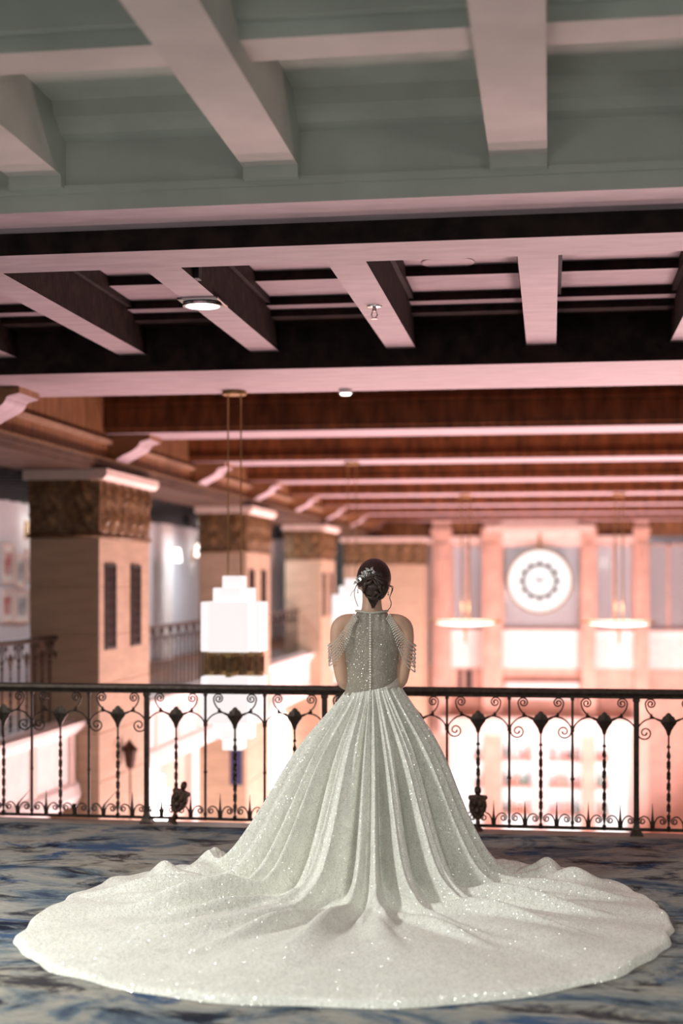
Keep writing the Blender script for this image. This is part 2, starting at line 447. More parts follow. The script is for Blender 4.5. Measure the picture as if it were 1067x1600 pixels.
sk = MB().lathe([(0.0, -0.02), (0.10, -0.02), (0.115, 0.0), (0.115, 0.02)], (XU(545, 4.62), 4.62, 3.64), 24).build('ceiling_speaker', 'white_paint', origin=(XU(545, 4.62), 4.62, 3.64))
tag(sk, 'round grille of a speaker set in the grey-green ceiling', 'speaker')

# ---- coffered strip above the railing: pale soffits, wood sides with their shade put into the colour
cs = MB().box(-7, 7, 6.5, 9.6, 3.46, 3.8, 1).build('ceiling_balcony', ['shaded_wood', 'soffit']); tag(cs, 'wood coffered ceiling with shade-darkened sides and pale rose soffits over the balcony', kind='structure')
MB().box(-7, 7, 6.53, 6.90, 3.12, 3.46, 1).build('cross_beam', ['shaded_wood', 'soffit'], cs)
MB().box(-7, 7, 8.57, 9.05, 3.40, 3.46, 1).build('cornice_step', ['shaded_wood', 'soffit'], cs)
MB().box(-7, 7, 9.05, 9.5, 3.345, 3.46, 1).box(-7, 7, 9.2, 9.5, 3.30, 3.35, 0).build('cornice_step', ['shaded_wood', 'soffit'], cs)
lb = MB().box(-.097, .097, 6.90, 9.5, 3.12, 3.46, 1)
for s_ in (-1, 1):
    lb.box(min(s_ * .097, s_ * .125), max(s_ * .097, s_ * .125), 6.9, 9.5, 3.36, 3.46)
lb = lb.mesh('coffer_beam', ['shaded_wood', 'soffit'])
for k in range(-4, 12):
    x = -3.78 + 0.93 * k
    if -6.8 < x < 6.8: inst('coffer_beam', lb, cs, (x, 0, 0))
MB().box(-7, 7, 9.5, 10.68, 3.0, 3.9, 1).build('header_beam', ['shaded_wood', 'soffit'], cs)

# ---- hall ceiling: cross beams and joists
hc = MB().box(XL, XR, 10.68, YE, 3.80, 4.0).build('ceiling_hall', 'brown_wood'); tag(hc, 'brown timber hall ceiling of deep cross beams', kind='structure')
BEAM_Y = [13.7 + 3.3 * k for k in range(7)]
hb = MB().box(XL, XR, -.32, .32, 3.0, 3.8, 1)
hb.box(XL, XR, -.36, .36, 3.26, 3.30).box(XL, XR, -.35, .35, 3.04, 3.06)
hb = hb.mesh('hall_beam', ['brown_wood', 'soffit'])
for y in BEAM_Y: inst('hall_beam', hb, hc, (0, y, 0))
jo = MB().box(-.09, .09, 0, 2.66, 3.36, 3.8).mesh('joist', ['brown_wood'])
for y in [10.4] + BEAM_Y[:-1]:
    for k in range(11):
        inst('joist', jo, hc, (XL + 0.45 + 0.72 * k, y + .32, 0))

# ---- side walls above the columns (architrave, frieze, brackets), on both sides
br = []
for i in range(13):
    a = i / 12
    x = 0.05 + 0.27 * (a - math.sin(2 * math.pi * a) / (2 * math.pi) * 0.75)
    br.append((x, 0.03 + 0.22 * a))
brp = [(0, 0.36), (0, 0.02)] + br + [(0.34, 0.26), (0.42, 0.28), (0.42, 0.36)]
bracket = MB()
n = len(brp)
bracket.prism(brp, 'y', -.21, .21)
# underside faces are the pale soffit colour
bracket.m = [0, 0] + [1 if 1 <= i <= n - 3 else 0 for i in range(n)]
bracket_me = bracket.mesh('bracket', ['oak_panel', 'soffit'])
for sgn, nm in ((1, 'wall_upper_left'), (-1, 'wall_upper_right')):
    def X(x): return x if sgn == 1 else (XL + XR) - x
    def bxx(m, x0, x1, *a, **k):
        m.box(min(X(x0), X(x1)), max(X(x0), X(x1)), *a, **k)
    m = MB(); bxx(m, XL - .7, XL, 10.0, YE, 2.72, 4.0)
    uw = m.build(nm, 'oak_panel'); tag(uw, kind='structure')
    m = MB(); bxx(m, XL - .72, XL + .03, 10.0, YE, 2.62, 2.67); bxx(m, XL - .72, XL + .06, 10.0, YE, 2.67, 2.72)
    m.build('architrave', 'umber_wood', uw)
    m = MB(); bxx(m, XL, XL + .09, 10.0, YE, 2.72, 2.74); m.build('cornice_strip', 'bronze_carving', uw)
    m = MB(); bxx(m, XL, XL + .05, 10.0, YE, 2.90, 2.94)
    m.build('moulding', 'brass_brown', uw)
    for y in [10.25] + BEAM_Y:
        o = inst('bracket', bracket_me, uw, (X(XL), y, 2.74 - 0.07), 0 if sgn == 1 else math.pi)

# ---- side gallery: slab, fascia, ceiling
for sgn, nm in ((1, 'floor_gallery_left'), (-1, 'floor_gallery_right')):
    def X(x): return x if sgn == 1 else (XL + XR) - x
    x_in, x_out = X(-4.48), (-7 if sgn == 1 else 7)
    g = MB().box(min(x_in, x_out), max(x_in, x_out), YR + .22, YE, -.5, 0.16).build(nm, 'brown_wood'); tag(g, kind='structure')
    pr = [(-4.48, 0.16), (-4.36, 0.24), (-4.36, 0.20), (-4.46, 0.10), (-4.46, -0.32), (-4.42, -0.36), (-4.40, -0.46), (-4.44, -0.55), (-4.60, -0.55), (-4.60, 0.25), (-4.48, 0.25)]
    m = MB().prism([(X(a), b) for a, b in pr], 'y', YR + .25, YE)
    m.build('fascia', 'white_plaster', g)
    pil = MB().box(min(X(-4.44), X(-4.48)), max(X(-4.44), X(-4.48)), -.06, .06, -.34, .12).mesh('fascia_pilaster', ['cornice_plaster'])
    for k in range(26): inst('fascia_pilaster', pil, g, (0, 9.9 + k * .98, 0))
gc = MB().box(-7, -4.9, 10.68, YE, 2.66, 2.8).build('ceiling_gallery', 'black_slat'); tag(gc, 'black slatted gallery ceiling', kind='structure')
slat = MB().box(-6.95, -5.0, -.05, .05, 2.60, 2.66).mesh('slat', ['black_slat'])
for k in range(60): inst('slat', slat, gc, (0, 10.9 + k * .4, 0))
MB().box(4.5, 7, 10.68, YE, 2.66, 2.8).build('ceiling_gallery_right', 'black_slat')['kind'] = 'structure'

# lower wall under the gallery
lw = MB().box(-6.4, -6.2, 8.5, YE, ZF, -.5).build('wall_lobby_left', 'rose_marble'); tag(lw, kind='structure')
MB().box(5.8, 6.0, 8.5, YE, ZF, -.5).build('wall_lobby_right', 'rose_marble')['kind'] = 'structure'
pl = MB().box(-6.2, -6.1, -.3, .3, ZF, -.5).mesh('pilaster', ['white_plaster'])
for k in range(8): inst('pilaster', pl, lw, (0, 11.0 + 3.3 * k, 0))

# ================================================================== COLUMNS
def relief_panel(w_, h_, nu, nv, depth, seed):
    """carved acanthus and scroll relief on a panel w_ x h_ ; returns grid of (s, z, out)"""
    r = np.random.default_rng(seed)
    U, V = np.meshgrid(np.linspace(0, 1, nu), np.linspace(0, 1, nv))
    out = np.zeros_like(U)
    x = U * w_; z = V * h_
    nl = max(2, int(round(w_ / 0.3)))
    for k in range(nl):
        cx = (k + .5) * w_ / nl
        dx = (x - cx) / (w_ / nl * .5)
        leaf = np.clip(1 - np.abs(dx) / (0.35 + 0.65 * np.sin(np.pi * np.clip(V * 1.05, 0, 1)) ** .6), 0, 1)
        out += leaf ** .6 * (0.55 + 0.45 * np.cos(dx * 9 + V * 14))
        for (oy, rr) in ((.72, .32), (.30, .24)):
            d = np.hypot(dx * .5 * w_ / nl, z - oy * h_) / (rr * h_ * .7)
            out += np.clip(1 - d, 0, 1) * (.7 + .5 * np.cos(d * 14))
    out += r.normal(0, .05, out.shape)
    out = out / out.max() * depth
    edge = np.minimum(1, np.minimum(np.minimum(U, 1 - U) * 14, np.minimum(V, 1 - V) * 14))
    return x, z, out * edge

def capital_mb(x0, x1, y0, y1, z0, z1, flare, depth, dens=34):
    mb = MB()
    def side(fn, w_, seed):
        nu = max(12, int(w_ * dens)); nv = 22
        x, z, o = relief_panel(w_, z1 - z0, nu, nv, depth, seed)
        vs = []
        for j in range(nv):
            fr = (j / (nv - 1)); fl = flare * (fr ** 2)
            for i in range(nu): vs.append(fn(x[j, i], z[j, i], o[j, i] + fl, fl, i / (nu - 1)))
        fs = [(j * nu + i, j * nu + i + 1, (j + 1) * nu + i + 1, (j + 1) * nu + i) for j in range(nv - 1) for i in range(nu - 1)]
        mb.add(vs, fs)
    wx, wy = x1 - x0, y1 - y0
    side(lambda s, z, o, f, t: (x0 - f + (wx + 2 * f) * t, y0 - o, z0 + z), wx, 1)
    side(lambda s, z, o, f, t: (x1 + o, y0 - f + (wy + 2 * f) * t, z0 + z), wy, 2)
    side(lambda s, z, o, f, t: (x1 + f - (wx + 2 * f) * t, y1 + o, z0 + z), wx, 3)
    side(lambda s, z, o, f, t: (x0 - o, y1 + f - (wy + 2 * f) * t, z0 + z), wy, 4)
    mb.box(x0 - flare, x1 + flare, y0 - flare, y1 + flare, z1 - .012, z1 + .01)
    mb.box(x0 - .02, x1 + .02, y0 - .02, y1 + .02, z0 - .03, z0 + .01)
    return mb

CW, CD = 0.69, 1.70
def column_proto(nm, label, loc, group):
    root = empty(nm, loc, label, 'column', group)
    o = ORIG[root.name]
    # local box: x from 0 (hall face) to -CW ; y from 0 (near face) to CD
    hgt = 0.465
    blk = MB().bbox(-CW, 0, 0, CD, 0.0, hgt, 0.008).mesh('stone_block', ['stone'])
    nb = 15
    for k in range(nb):
        inst('stone_block', blk, root, (0, 0, k * hgt))
    ztop = nb * hgt            # = 6.975 above lobby floor -> z 1.975
    MB_ = capital_mb(-CW, 0, 0, CD, ztop + .03, ztop + .55, 0.012, 0.07)
    c = bpy.data.objects.new('capital', MB_.mesh('capital', ['bronze_carving'], smooth=True)); COL.objects.link(c); c.parent = root
    a = MB().prism([(0.05, 0), (0.09, .04), (0.09, .10), (-CW - .05, .10), (-CW - .05, 0)], 'y', -.05, CD + .05)
    ab = bpy.data.objects.new('abacus', a.mesh('abacus', ['cornice_plaster'])); COL.objects.link(ab); ab.parent = root; ab.location = (0, 0, ztop + .55)
    # slotted vents on the hall face
    for y in (0.33, 1.18):
        v = MB().box(-.03, .008, -.15, .15, 5.93, 6.70).build('vent', 'black_paint'); v.parent = root; v.location = (0, y, 0)
        fr = MB().box(-.01, .016, -.17, -.14, 5.90, 6.73).box(-.01, .016, .14, .17, 5.90, 6.73).box(-.01, .016, -.14, .14, 5.90, 5.93).box(-.01, .016, -.14, .14, 6.70, 6.73).mesh('vent_frame', ['black_paint'])
        f = bpy.data.objects.new('vent_frame', fr); COL.objects.link(f); f.parent = v
        sl = MB()
        for k in range(5): sl.box(0, .014, -.10 + k * .05 - .003, -.10 + k * .05 + .003, 5.93, 6.70)
        for k in range(8): sl.box(0, .012, -.14, .14, 6.0 + k * .09 - .005, 6.0 + k * .09 + .005)
        g = bpy.data.objects.new('vent_grille', sl.mesh('vent_grille', ['iron_shield'])); COL.objects.link(g); g.parent = v
    return root
COLY = [13.0, 19.6, 26.2]
lab = ['square stone column with carved bronze capital and two slotted vents, next to the iron balcony railing',
       'square stone column with carved bronze capital behind the stepped glass chandelier, bearing a navy banner',
       'square stone column with carved bronze capital, third along the gallery after the banner column']
c0 = column_proto('stone_column', lab[0], (-4.23, COLY[0], ZF), 'columns along the hall')
for y, l in zip(COLY[1:], lab[1:]):
    c = copy_tree(c0, None, (-4.23, y, ZF)); c['label'] = l
for y in COLY:
    c = copy_tree(c0, None, (XL + XR + 4.23 + CW, y, ZF)); c['label'] = 'square stone column with carved bronze capital on the opposite side of the hall'
    c['group'] = 'columns across the hall'
# end pier projecting into the hall
ex0, ex1 = XU(537, 33.2), XU(661, 33.2)
pr = empty('stone_pier', ((ex0 + ex1) / 2, 33.2, ZF), 'wide stone pier with bronze capital beside the clock wall', 'pier')
for k in range(15):
    MB().bbox(ex0, ex1, 33.2, 34.6, ZF + k * .465, ZF + (k + 1) * .465, .008).build('stone_block', 'stone', pr)
capital_mb(ex0, ex1, 33.2, 34.6, 1.99, 2.50, .03, .035, 20).build('capital', 'bronze_carving', pr, True)
MB().box(ex0 - .08, ex1 + .08, 33.1, 34.7, 2.50, 2.60).build('abacus', 'cornice_plaster', pr)

# ================================================================== END WALL
we = MB()
def ub(m, u0, u1, v0, v1, Y0, Y1, **k):
    m.box(XU(u0, YE), XU(u1, YE), Y0, Y1, ZV(v1, 850, YE), ZV(v0, 850, YE), **k)
ub(we, 560, 1250, 1045, 1145, YE, YE + .4)        # apron over the bar
ub(we, 560, 690, 1145, 1345, YE, YE + .4)
ub(we, 990, 1250, 1145, 1345, YE, YE + .4)
wend = we.build('wall_end', 'rose_marble'); tag(wend, 'rose marble end wall of the hall', kind='structure')
m = MB(); ub(m, 560, 1250, 760, 838, YE, YE + .4); m.build('header_band', 'oak_panel', wend)
for (u0, u1) in ((677, 705), (755, 785), (908, 930), (990, 1012)):
    m = MB(); ub(m, u0, u1, 800, 1345, YE - .35, YE)
    ub(m, u0 - 2, u1 + 2, 826, 836, YE - .42, YE); ub(m, u0 + 7, u1 - 7, 850, 1060, YE - .39, YE - .35)
    m.build('pilaster', 'rose_marble', wend)
m = MB(); ub(m, 785, 908, 832, 854, YE - .25, YE); ub(m, 760, 928, 822, 832, YE - .5, YE); ub(m, 705, 755, 838, 850, YE - .2, YE); ub(m, 930, 990, 838, 850, YE - .2, YE)
m.build('lintel', 'cornice_plaster', wend)
# gentle arch with a cove over the clock bay
m = MB()
pts = [(XU(u, YE), ZV(v, 850, YE)) for u, v in ((765, 826), (790, 814), (815, 808), (843, 806), (870, 808), (895, 814), (922, 826))]
m.prism(pts, 'y', YE - .45, YE); m.build('pediment', 'cornice_plaster', wend)
# mezzanine room seen through the openings
m = MB(); m.box(XU(560, YE), XU(1250, YE), YE + 3, YE + 3.2, -1.2, 4).build('wall_beyond', 'gallery_wall')['kind'] = 'structure'
MB().box(XU(560, YE), XU(1250, YE), YE + .4, YE + 3, -.9, -.6).build('floor_beyond', 'lobby_marble')['kind'] = 'structure'
MB().box(XU(560, YE), XU(1250, YE), YE + .4, YE + 3, 3.1, 3.3).build('ceiling_beyond', 'gallery_wall')['kind'] = 'structure'
area('end_room_light', (XU(843, YE), YE + 1.6, 3.05), 6.0, 28, (0.92, 0.95, 1.0), size_y=1.5)
m = MB(); ub(m, 690, 1250, 988, 1045, YE + .02, YE + .22); ub(m, 690, 1250, 984, 990, YE - .03, YE + .26)
m.build('parapet', 'white_plaster', wend)
wi = 0
for (u0, u1, nm) in ((661, 677, 0), (705, 755, 2), (785, 908, 0), (930, 990, 2), (1012, 1110, 3)):
    wi += 1
    x0, x1 = XU(u0, YE), XU(u1, YE); z0, z1 = ZV(984, 850, YE), ZV(850, 850, YE)
    wr = MB()
    t = .05
    wr.box(x0, x0 + t, YE + .05, YE + .15, z0, z1).box(x1 - t, x1, YE + .05, YE + .15, z0, z1).box(x0, x1, YE + .05, YE + .15, z0, z0 + t).box(x0, x1, YE + .05, YE + .15, z1 - t, z1)
    for k in range(nm - 1 if nm else 0):
        xx = x0 + (x1 - x0) * (k + 1) / nm
        wr.box(xx - .04, xx + .04, YE + .05, YE + .15, z0, z1)
    wo = wr.build('window_%d' % wi, 'rose_marble', origin=((x0 + x1) / 2, YE + .1, z0)); tag(wo, kind='structure')
    MB().box(x0 + t, x1 - t, YE + .09, YE + .11, z0 + t, z1 - t).build('pane', 'window_glass', wo)
# dim tables and doorways behind: dark door leaves below the parapet line
for u0, u1 in ((716, 722), (728, 737)):
    m = MB(); ub(m, u0, u1, 1048, 1078, YE - .05, YE); m.build('dark_panel', 'black_paint', wend)
m = MB(); ub(m, 690, 988, 1118, 1136, YE - .7, YE); ub(m, 690, 988, 1136, 1146, YE - .55, YE)
m.build('canopy', 'cornice_plaster', wend)
m = MB(); ub(m, 790, 905, 1066, 1074, YE - .2, YE); ub(m, 800, 895, 1085, 1092, YE - .15, YE); m.build('moulding', 'white_plaster', wend)

# clock
cx, cz, cr = XU(843, YE - .3), ZV(908, 843, YE - .3), 0.785
ck = empty('wall_clock', (cx, YE - .25, cz), 'large round illuminated white clock hanging in the end wall bay', 'clock')
def disc_y(mb, r0, r1, y0, y1, n=48, c=(0, 0)):
    """ring lying in the XZ plane"""
    vs = []; fs = []
    for k in range(n):
        a = 2 * math.pi * k / n; ca, sa = math.cos(a), math.sin(a)
        for r in (r0, r1):
            for y in (y0, y1): vs.append((cx + c[0] + r * ca, y, cz + c[1] + r * sa))
    for k in range(n):
        a, b = k * 4, ((k + 1) % n) * 4
        fs += [(a, b, b + 2, a + 2), (a + 1, a + 3, b + 3, b + 1), (a + 2, b + 2, b + 3, a + 3), (a, a + 1, b + 1, b)]
    return mb.add(vs, fs)
yk = YE - .25
disc_y(MB(), cr - .02, cr + .035, yk - .12, yk + .1).build('rim', 'brass', ck)
disc_y(MB(), 0.001, cr - .02, yk - .06, yk + .08).build('dial', 'dial_glass', ck)
disc_y(MB(), 0.355, 0.445, yk - .08, yk - .06).build('minute_ring', 'dial_mark', ck)
for k in range(12):
    a = 2 * math.pi * k / 12
    dirv = Vector((math.sin(a), 0, math.cos(a))); side = Vector((math.cos(a), 0, -math.sin(a)))
    c = Vector((cx, yk - .08, cz))
    p = [c + dirv * .44 - side * .045, c + dirv * .44 + side * .045, c + dirv * .56 + side * .02, c + dirv * .56 - side * .02]
    q = [v + Vector((0, .02, 0)) for v in p]
    MB().add(p + q, [(0, 1, 2, 3), (7, 6, 5, 4), (0, 4, 5, 1), (1, 5, 6, 2), (2, 6, 7, 3), (3, 7, 4, 0)]).build('hour_mark', 'dial_mark', ck)
for nm, a, ln, wd in (('hour_hand', math.radians(-52), .22, .036), ('minute_hand', math.radians(62), .34, .028)):
    dirv = Vector((math.sin(a), 0, math.cos(a))); side = Vector((math.cos(a), 0, -math.sin(a))); c = Vector((cx, yk - .10, cz))
    p = [c - dirv * .05 - side * wd, c - dirv * .05 + side * wd, c + dirv * ln + side * wd * .4, c + dirv * ln - side * wd * .4]
    q = [v + Vector((0, .015, 0)) for v in p]
    MB().add(p + q, [(0, 1, 2, 3), (7, 6, 5, 4), (0, 4, 5, 1), (1, 5, 6, 2), (2, 6, 7, 3), (3, 7, 4, 0)]).build(nm, 'dial_mark', ck)
MB().box(cx - .04, cx + .04, yk - .02, yk + .3, cz + cr, ZV(835, 843, YE)).build('hanger', 'brass', ck)

# ---- backlit bar in the end wall
zb0 = ZF
bar = wend
m = MB(); ub(m, 690, 990, 1146, 1345, YE + .45, YE + .5); m.build('light_panel', 'backlit_panel', bar)
for u0, u1 in ((690, 700), (832, 856), (980, 990)):
    m = MB(); ub(m, u0, u1, 1146, 1345, YE + .1, YE + .45); m.build('upright', 'white_plaster', bar)
SHV = (1187, 1229, 1272)
for v in SHV:
    for u0, u1 in ((738, 832), (856, 954)):
        m = MB(); ub(m, u0, u1, v, v + 4, YE + .1, YE + .44)
        sh_o = m.build('bar_shelf', 'shelf_glass', origin=(XU(u0, YE), YE + .1, ZV(v + 4, 850, YE)))
        tag(sh_o, '%s glass shelf of bottles in the backlit bar, %s' % ({1187: 'upper', 1229: 'middle', 1272: 'lower'}[v], 'on the pier side' if u0 < 800 else 'on the side away from the pier'), 'shelf', 'shelves of the backlit bar')
m = MB(); ub(m, 704, 978, 1320, 1345, YE - 1.2, YE - .75); tag(m.build('bar_counter', 'rose_marble', origin=(XU(840, YE), YE - .3, ZF)), 'rose marble bar counter below the backlit shelves', 'counter')
bot_me = {}
for nm in ('amber', 'green', 'clear', 'rose', 'dark'):
    for kind, prof in (('tall', [(.001, 0), (.045, 0), (.048, .01), (.048, .2), (.04, .24), (.018, .28), (.016, .36), (.02, .365), (.02, .385), (.001, .385)]),
                       ('squat', [(.001, 0), (.056, 0), (.06, .02), (.06, .13), (.05, .17), (.022, .19), (.02, .24), (.026, .245), (.026, .275), (.001, .275)])):
        bot_me[nm, kind] = MB().lathe(prof, n=10).mesh('bottle', ['bottle_' + nm], smooth=True)
shname = ['upper', 'middle', 'lower']
cword = {'amber': 'amber', 'green': 'green', 'clear': 'clear', 'rose': 'rose pink', 'dark': 'dark brown'}
for si, v in enumerate(SHV):
    for bi, (u0, u1) in enumerate(((740, 830), (858, 952))):
        for k in range(10):
            nm = rng.choice(['amber', 'green', 'clear', 'rose', 'dark'], p=[.3, .14, .2, .24, .12]); kd = rng.choice(['tall', 'squat'])
            u = u0 + (u1 - u0) * (k + .5) / 10
            o = bpy.data.objects.new('bottle', bot_me[nm, kd]); COL.objects.link(o)
            o.location = (XU(u, YE), YE + .25, ZV(v, 850, YE))
            tag(o, '%s %s glass bottle on the %s shelf of the backlit bar' % (kd, cword[nm], shname[si]), 'bottle', '%s %s bottles on the %s bar shelf' % (kd, cword[nm], shname[si]))

# ================================================================== HANGING LAMPS
def chandelier(loc, label, group, lit=True):
    x, y, z = loc       # z = canopy underside
    root = empty('chandelier', loc, label, 'chandelier', group)
    MB().lathe([(.001, .0), (.085, 0), (.095, -.012), (.09, -.03), (.001, -.03)], (x, y, z), 24).build('canopy', 'brass', root)
    for s in (-1, 1):
        MB().tube([(x + s * .05, y, z - .03), (x + s * .05, y, 1.58)], .006, 8).build('rod', 'brass', root)
    # stepped plates: half-width, top, bottom
    tiers = ((.078, 1.60, 1.03), (.150, 1.51, 1.03), (.226, 1.405, 1.03))
    low = ((.078, .845, .285), (.150, .845, .37), (.226, .845, .50))
    for ts, in ((tiers,), (low,)):
        for i, (hw, zt, zb_) in enumerate(ts):
            for a in range(4):
                # four glass slabs per tier, one on each side of a square plan
                c_, s_ = [(0, -1), (1, 0), (0, 1), (-1, 0)][a]
                dd = hw - .012
                wd = .072
                mb = MB()
                if i == 0:
                    if c_ == 0: mb.bbox(x - hw, x + hw, y + s_ * dd - .01, y + s_ * dd + .01, zb_, zt, .006)
                    else: mb.bbox(x + c_ * dd - .01, x + c_ * dd + .01, y - hw, y + hw, zb_, zt, .006)
                else:
                    ps = hw - wd
                    # block pushed out along the side: box ring piece
                    if c_ == 0: mb.bbox(x - ps + .002, x + ps - .002, y + s_ * (hw - wd / 2) - wd / 2, y + s_ * (hw - wd / 2) + wd / 2, zb_, zt, .006)
                    else: mb.bbox(x + c_ * (hw - wd / 2) - wd / 2, x + c_ * (hw - wd / 2) + wd / 2, y - ps + .002, y + ps - .002, zb_, zt, .006)
                mb.build('glass_slab', 'lamp_glass', root)
    mb = MB().box(x - .22, x + .22, y - .02, y + .02, .99, 1.03).box(x - .02, x + .02, y - .22, y + .22, .99, 1.03)
    mb.box(x - .22, x + .22, y - .02, y + .02, .845, .88).box(x - .02, x + .02, y - .22, y + .22, .845, .88)
    mb.build('frame', 'brass', root)
    for i in range(5):
        for j in range(5):
            if abs(i - 2) + abs(j - 2) <= 3:
                MB().tube([(x + (i - 2) * .095, y + (j - 2) * .095, .86), (x + (i - 2) * .095, y + (j - 2) * .095, 1.01)], .022, 8).build('stem', 'bronze_carving', root)
    if lit:
        point('chandelier_light', (x, y, 0.0), 5, (1, .86, .8), .2)
    return root
CHX = -2.37
chandelier((CHX, 10.55, 3.0), 'stepped frosted glass chandelier on two rods, hanging in front of the banner column', 'stepped glass chandeliers')
chandelier((CHX, 17.0, 3.0), 'stepped frosted glass chandelier hanging past the head of the person in the gown', 'stepped glass chandeliers')

def dish(loc, label):
    x, y, z = loc
    root = empty('dish_pendant', loc, label, 'pendant lamp', 'dish pendants before the clock wall')
    MB().lathe([(.001, -.055), (.20, -.05), (.42, -.028), (.56, 0), (.58, .015), (.55, .015), (.40, -.012), (.001, -.03)], loc, 32).build('bowl', 'dish_glass', root, True)
    MB().lathe([(.57, -.005), (.60, 0), (.60, .03), (.57, .03)], loc, 32).build('rim', 'brass', root)
    for s in (-1, 1):
        MB().tube([(x + s * .06, y, z - .04), (x + s * .06, y, 3.0)], .012, 8).build('rod', 'brass', root)
    MB().lathe([(.001, .0), (.10, 0), (.11, -.03), (.001, -.04)], (x, y, 3.0), 16).build('canopy', 'brass', root)
    MB().tube([(x, y, z - .09), (x, y, z - .35)], [.03, .012], 8).build('finial', 'brass', root)
    point('dish_light', (x, y, z + .25), 22, (1, .72, .6), .2)
dish((XU(727, 23.6), 23.6, ZV(972, 727, 23.6)), 'flat glowing dish pendant hanging at the pier side of the clock')
dish((XU(967, 23.6), 23.6, ZV(973, 967, 23.6)), 'flat glowing dish pendant hanging on the clock side away from the pier')

def under_lamp(loc, label):
    x, y, z = loc
    root = empty('stepped_pendant', loc, label, 'pendant lamp', 'stepped glass pendants under the gallery')
    MB().tube([(x, y, z), (x, y, z - .28)], .012, 8).build('rod', 'brass', root)
    MB().lathe([(.001, 0), (.07, 0), (.07, -.02), (.001, -.02)], loc, 16).build('canopy', 'brass', root)
    for hw, zt, zb_ in ((.085, z - .25, z - 1.95), (.15, z - .42, z - 1.8), (.205, z - .60, z - 1.65)):
        mb = MB().bbox(x - hw, x + hw, y - hw * .55, y + hw * .55, zb_, zt, .008).bbox(x - hw * .55, x + hw * .55, y - hw, y + hw, zb_, zt, .008)
        mb.build('glass_slab', 'lamp_glass_bright', root)
    point('pendant_light', (x, y, z - 2.15), 45, (1, .80, .74), .2)
under_lamp((-5.05, YU(236, -5.05), -.5), 'tall stepped white glass pendant under the gallery, beside the first column')
under_lamp((-5.05, YU(434, -5.05), -.5), 'tall stepped white glass pendant under the gallery, beyond the banner column')

# lantern on the first column, navy banner on the second
ly = YU(202, -4.16)
lan = empty('wall_lantern', (-4.23, ly, -.15), 'small dark wall lantern on the hall face of the first column', 'lantern')
MB().lathe([(.001, .12), (.02, .10), (.075, .04), (.08, .02), (.07, .02), (.045, -.14), (.03, -.15), (.001, -.18)], (-4.15, ly, -.15), 8).build('cage', 'iron_shield', lan)
MB().tube([(-4.23, ly, -.12), (-4.15, ly, -.02), (-4.15, ly, -.05)], .012, 6).build('arm', 'bronze_carving', lan)
MB().tube([(-4.15, ly, -.33), (-4.15, ly, -.9)], .01, 6).build('drop_rod', 'bronze_carving', lan)
bxx_ = XU(368, 19.55)
ban = empty('banner', (bxx_, 19.58, -1.35), 'narrow navy blue fabric banner on the stone column below the chandelier', 'banner')
m = MB(); rows = []
for j in range(12):
    z = -.68 - .62 * j / 11
    rows.append([(bxx_ - .085 + .17 * i / 8, 19.565 + .012 * math.sin(i * 1.6 + j * .15), z) for i in range(9)])
vs = [p for r in rows for p in r]; vs2 = [(a, b + .006, c) for a, b, c in vs]
m.add(vs, [(j * 9 + i, j * 9 + i + 1, (j + 1) * 9 + i + 1, (j + 1) * 9 + i) for j in range(11) for i in range(8)])
m.add(vs2, [(j * 9 + i, (j + 1) * 9 + i, (j + 1) * 9 + i + 1, j * 9 + i + 1) for j in range(11) for i in range(8)])
m.build('cloth', 'navy_fabric', ban, True)
MB().tube([(bxx_ - .1, 19.57, -.67), (bxx_ + .1, 19.57, -.67)], .012, 8).build('rod', 'brass', ban)

# ================================================================== GALLERY FURNISHING
def picture(u0, u1, v0, v1, pm, label):
    Xw = -7.0
    y0, y1 = YU(u0, Xw), YU(u1, Xw); ym = (y0 + y1) / 2; um = (u0 + u1) / 2
    z0, z1 = ZV(v1, um, ym), ZV(v0, um, ym)
    root = empty('picture', (Xw, ym, z0), label, 'picture', 'framed pictures on the gallery wall')
    f = .035
    m = MB()
    for a, b, c, d in ((y0, y0 + f, z0, z1), (y1 - f, y1, z0, z1), (y0 + f, y1 - f, z0, z0 + f), (y0 + f, y1 - f, z1 - f, z1)):
        m.box(Xw, Xw + .04, a, b, c, d)
    m.build('frame', 'cornice_plaster', root)
    MB().box(Xw, Xw + .015, y0 + f, y1 - f, z0 + f, z1 - f).build('mat_board', 'white_paint', root)
    q = .22
    MB().box(Xw + .015, Xw + .02, y0 + (y1 - y0) * q, y1 - (y1 - y0) * q, z0 + (z1 - z0) * q, z1 - (z1 - z0) * q).build('print', pm, root)
picture(1, 20, 849, 912, 'print_red', 'tall framed picture with a red and grey print on the gallery wall')
picture(22, 37, 867, 918, 'print_grey', 'narrow pale framed picture on the gallery wall, above the grey print')
picture(0, 19, 920, 972, 'print_red', 'square framed picture with a red print on the gallery wall, lower row')
picture(21, 44, 922, 973, 'print_grey', 'framed picture with a grey print on the gallery wall, lower row')
picture(39, 52, 858, 905, 'print_grey', 'slim framed picture half hidden by the first column on the gallery wall')

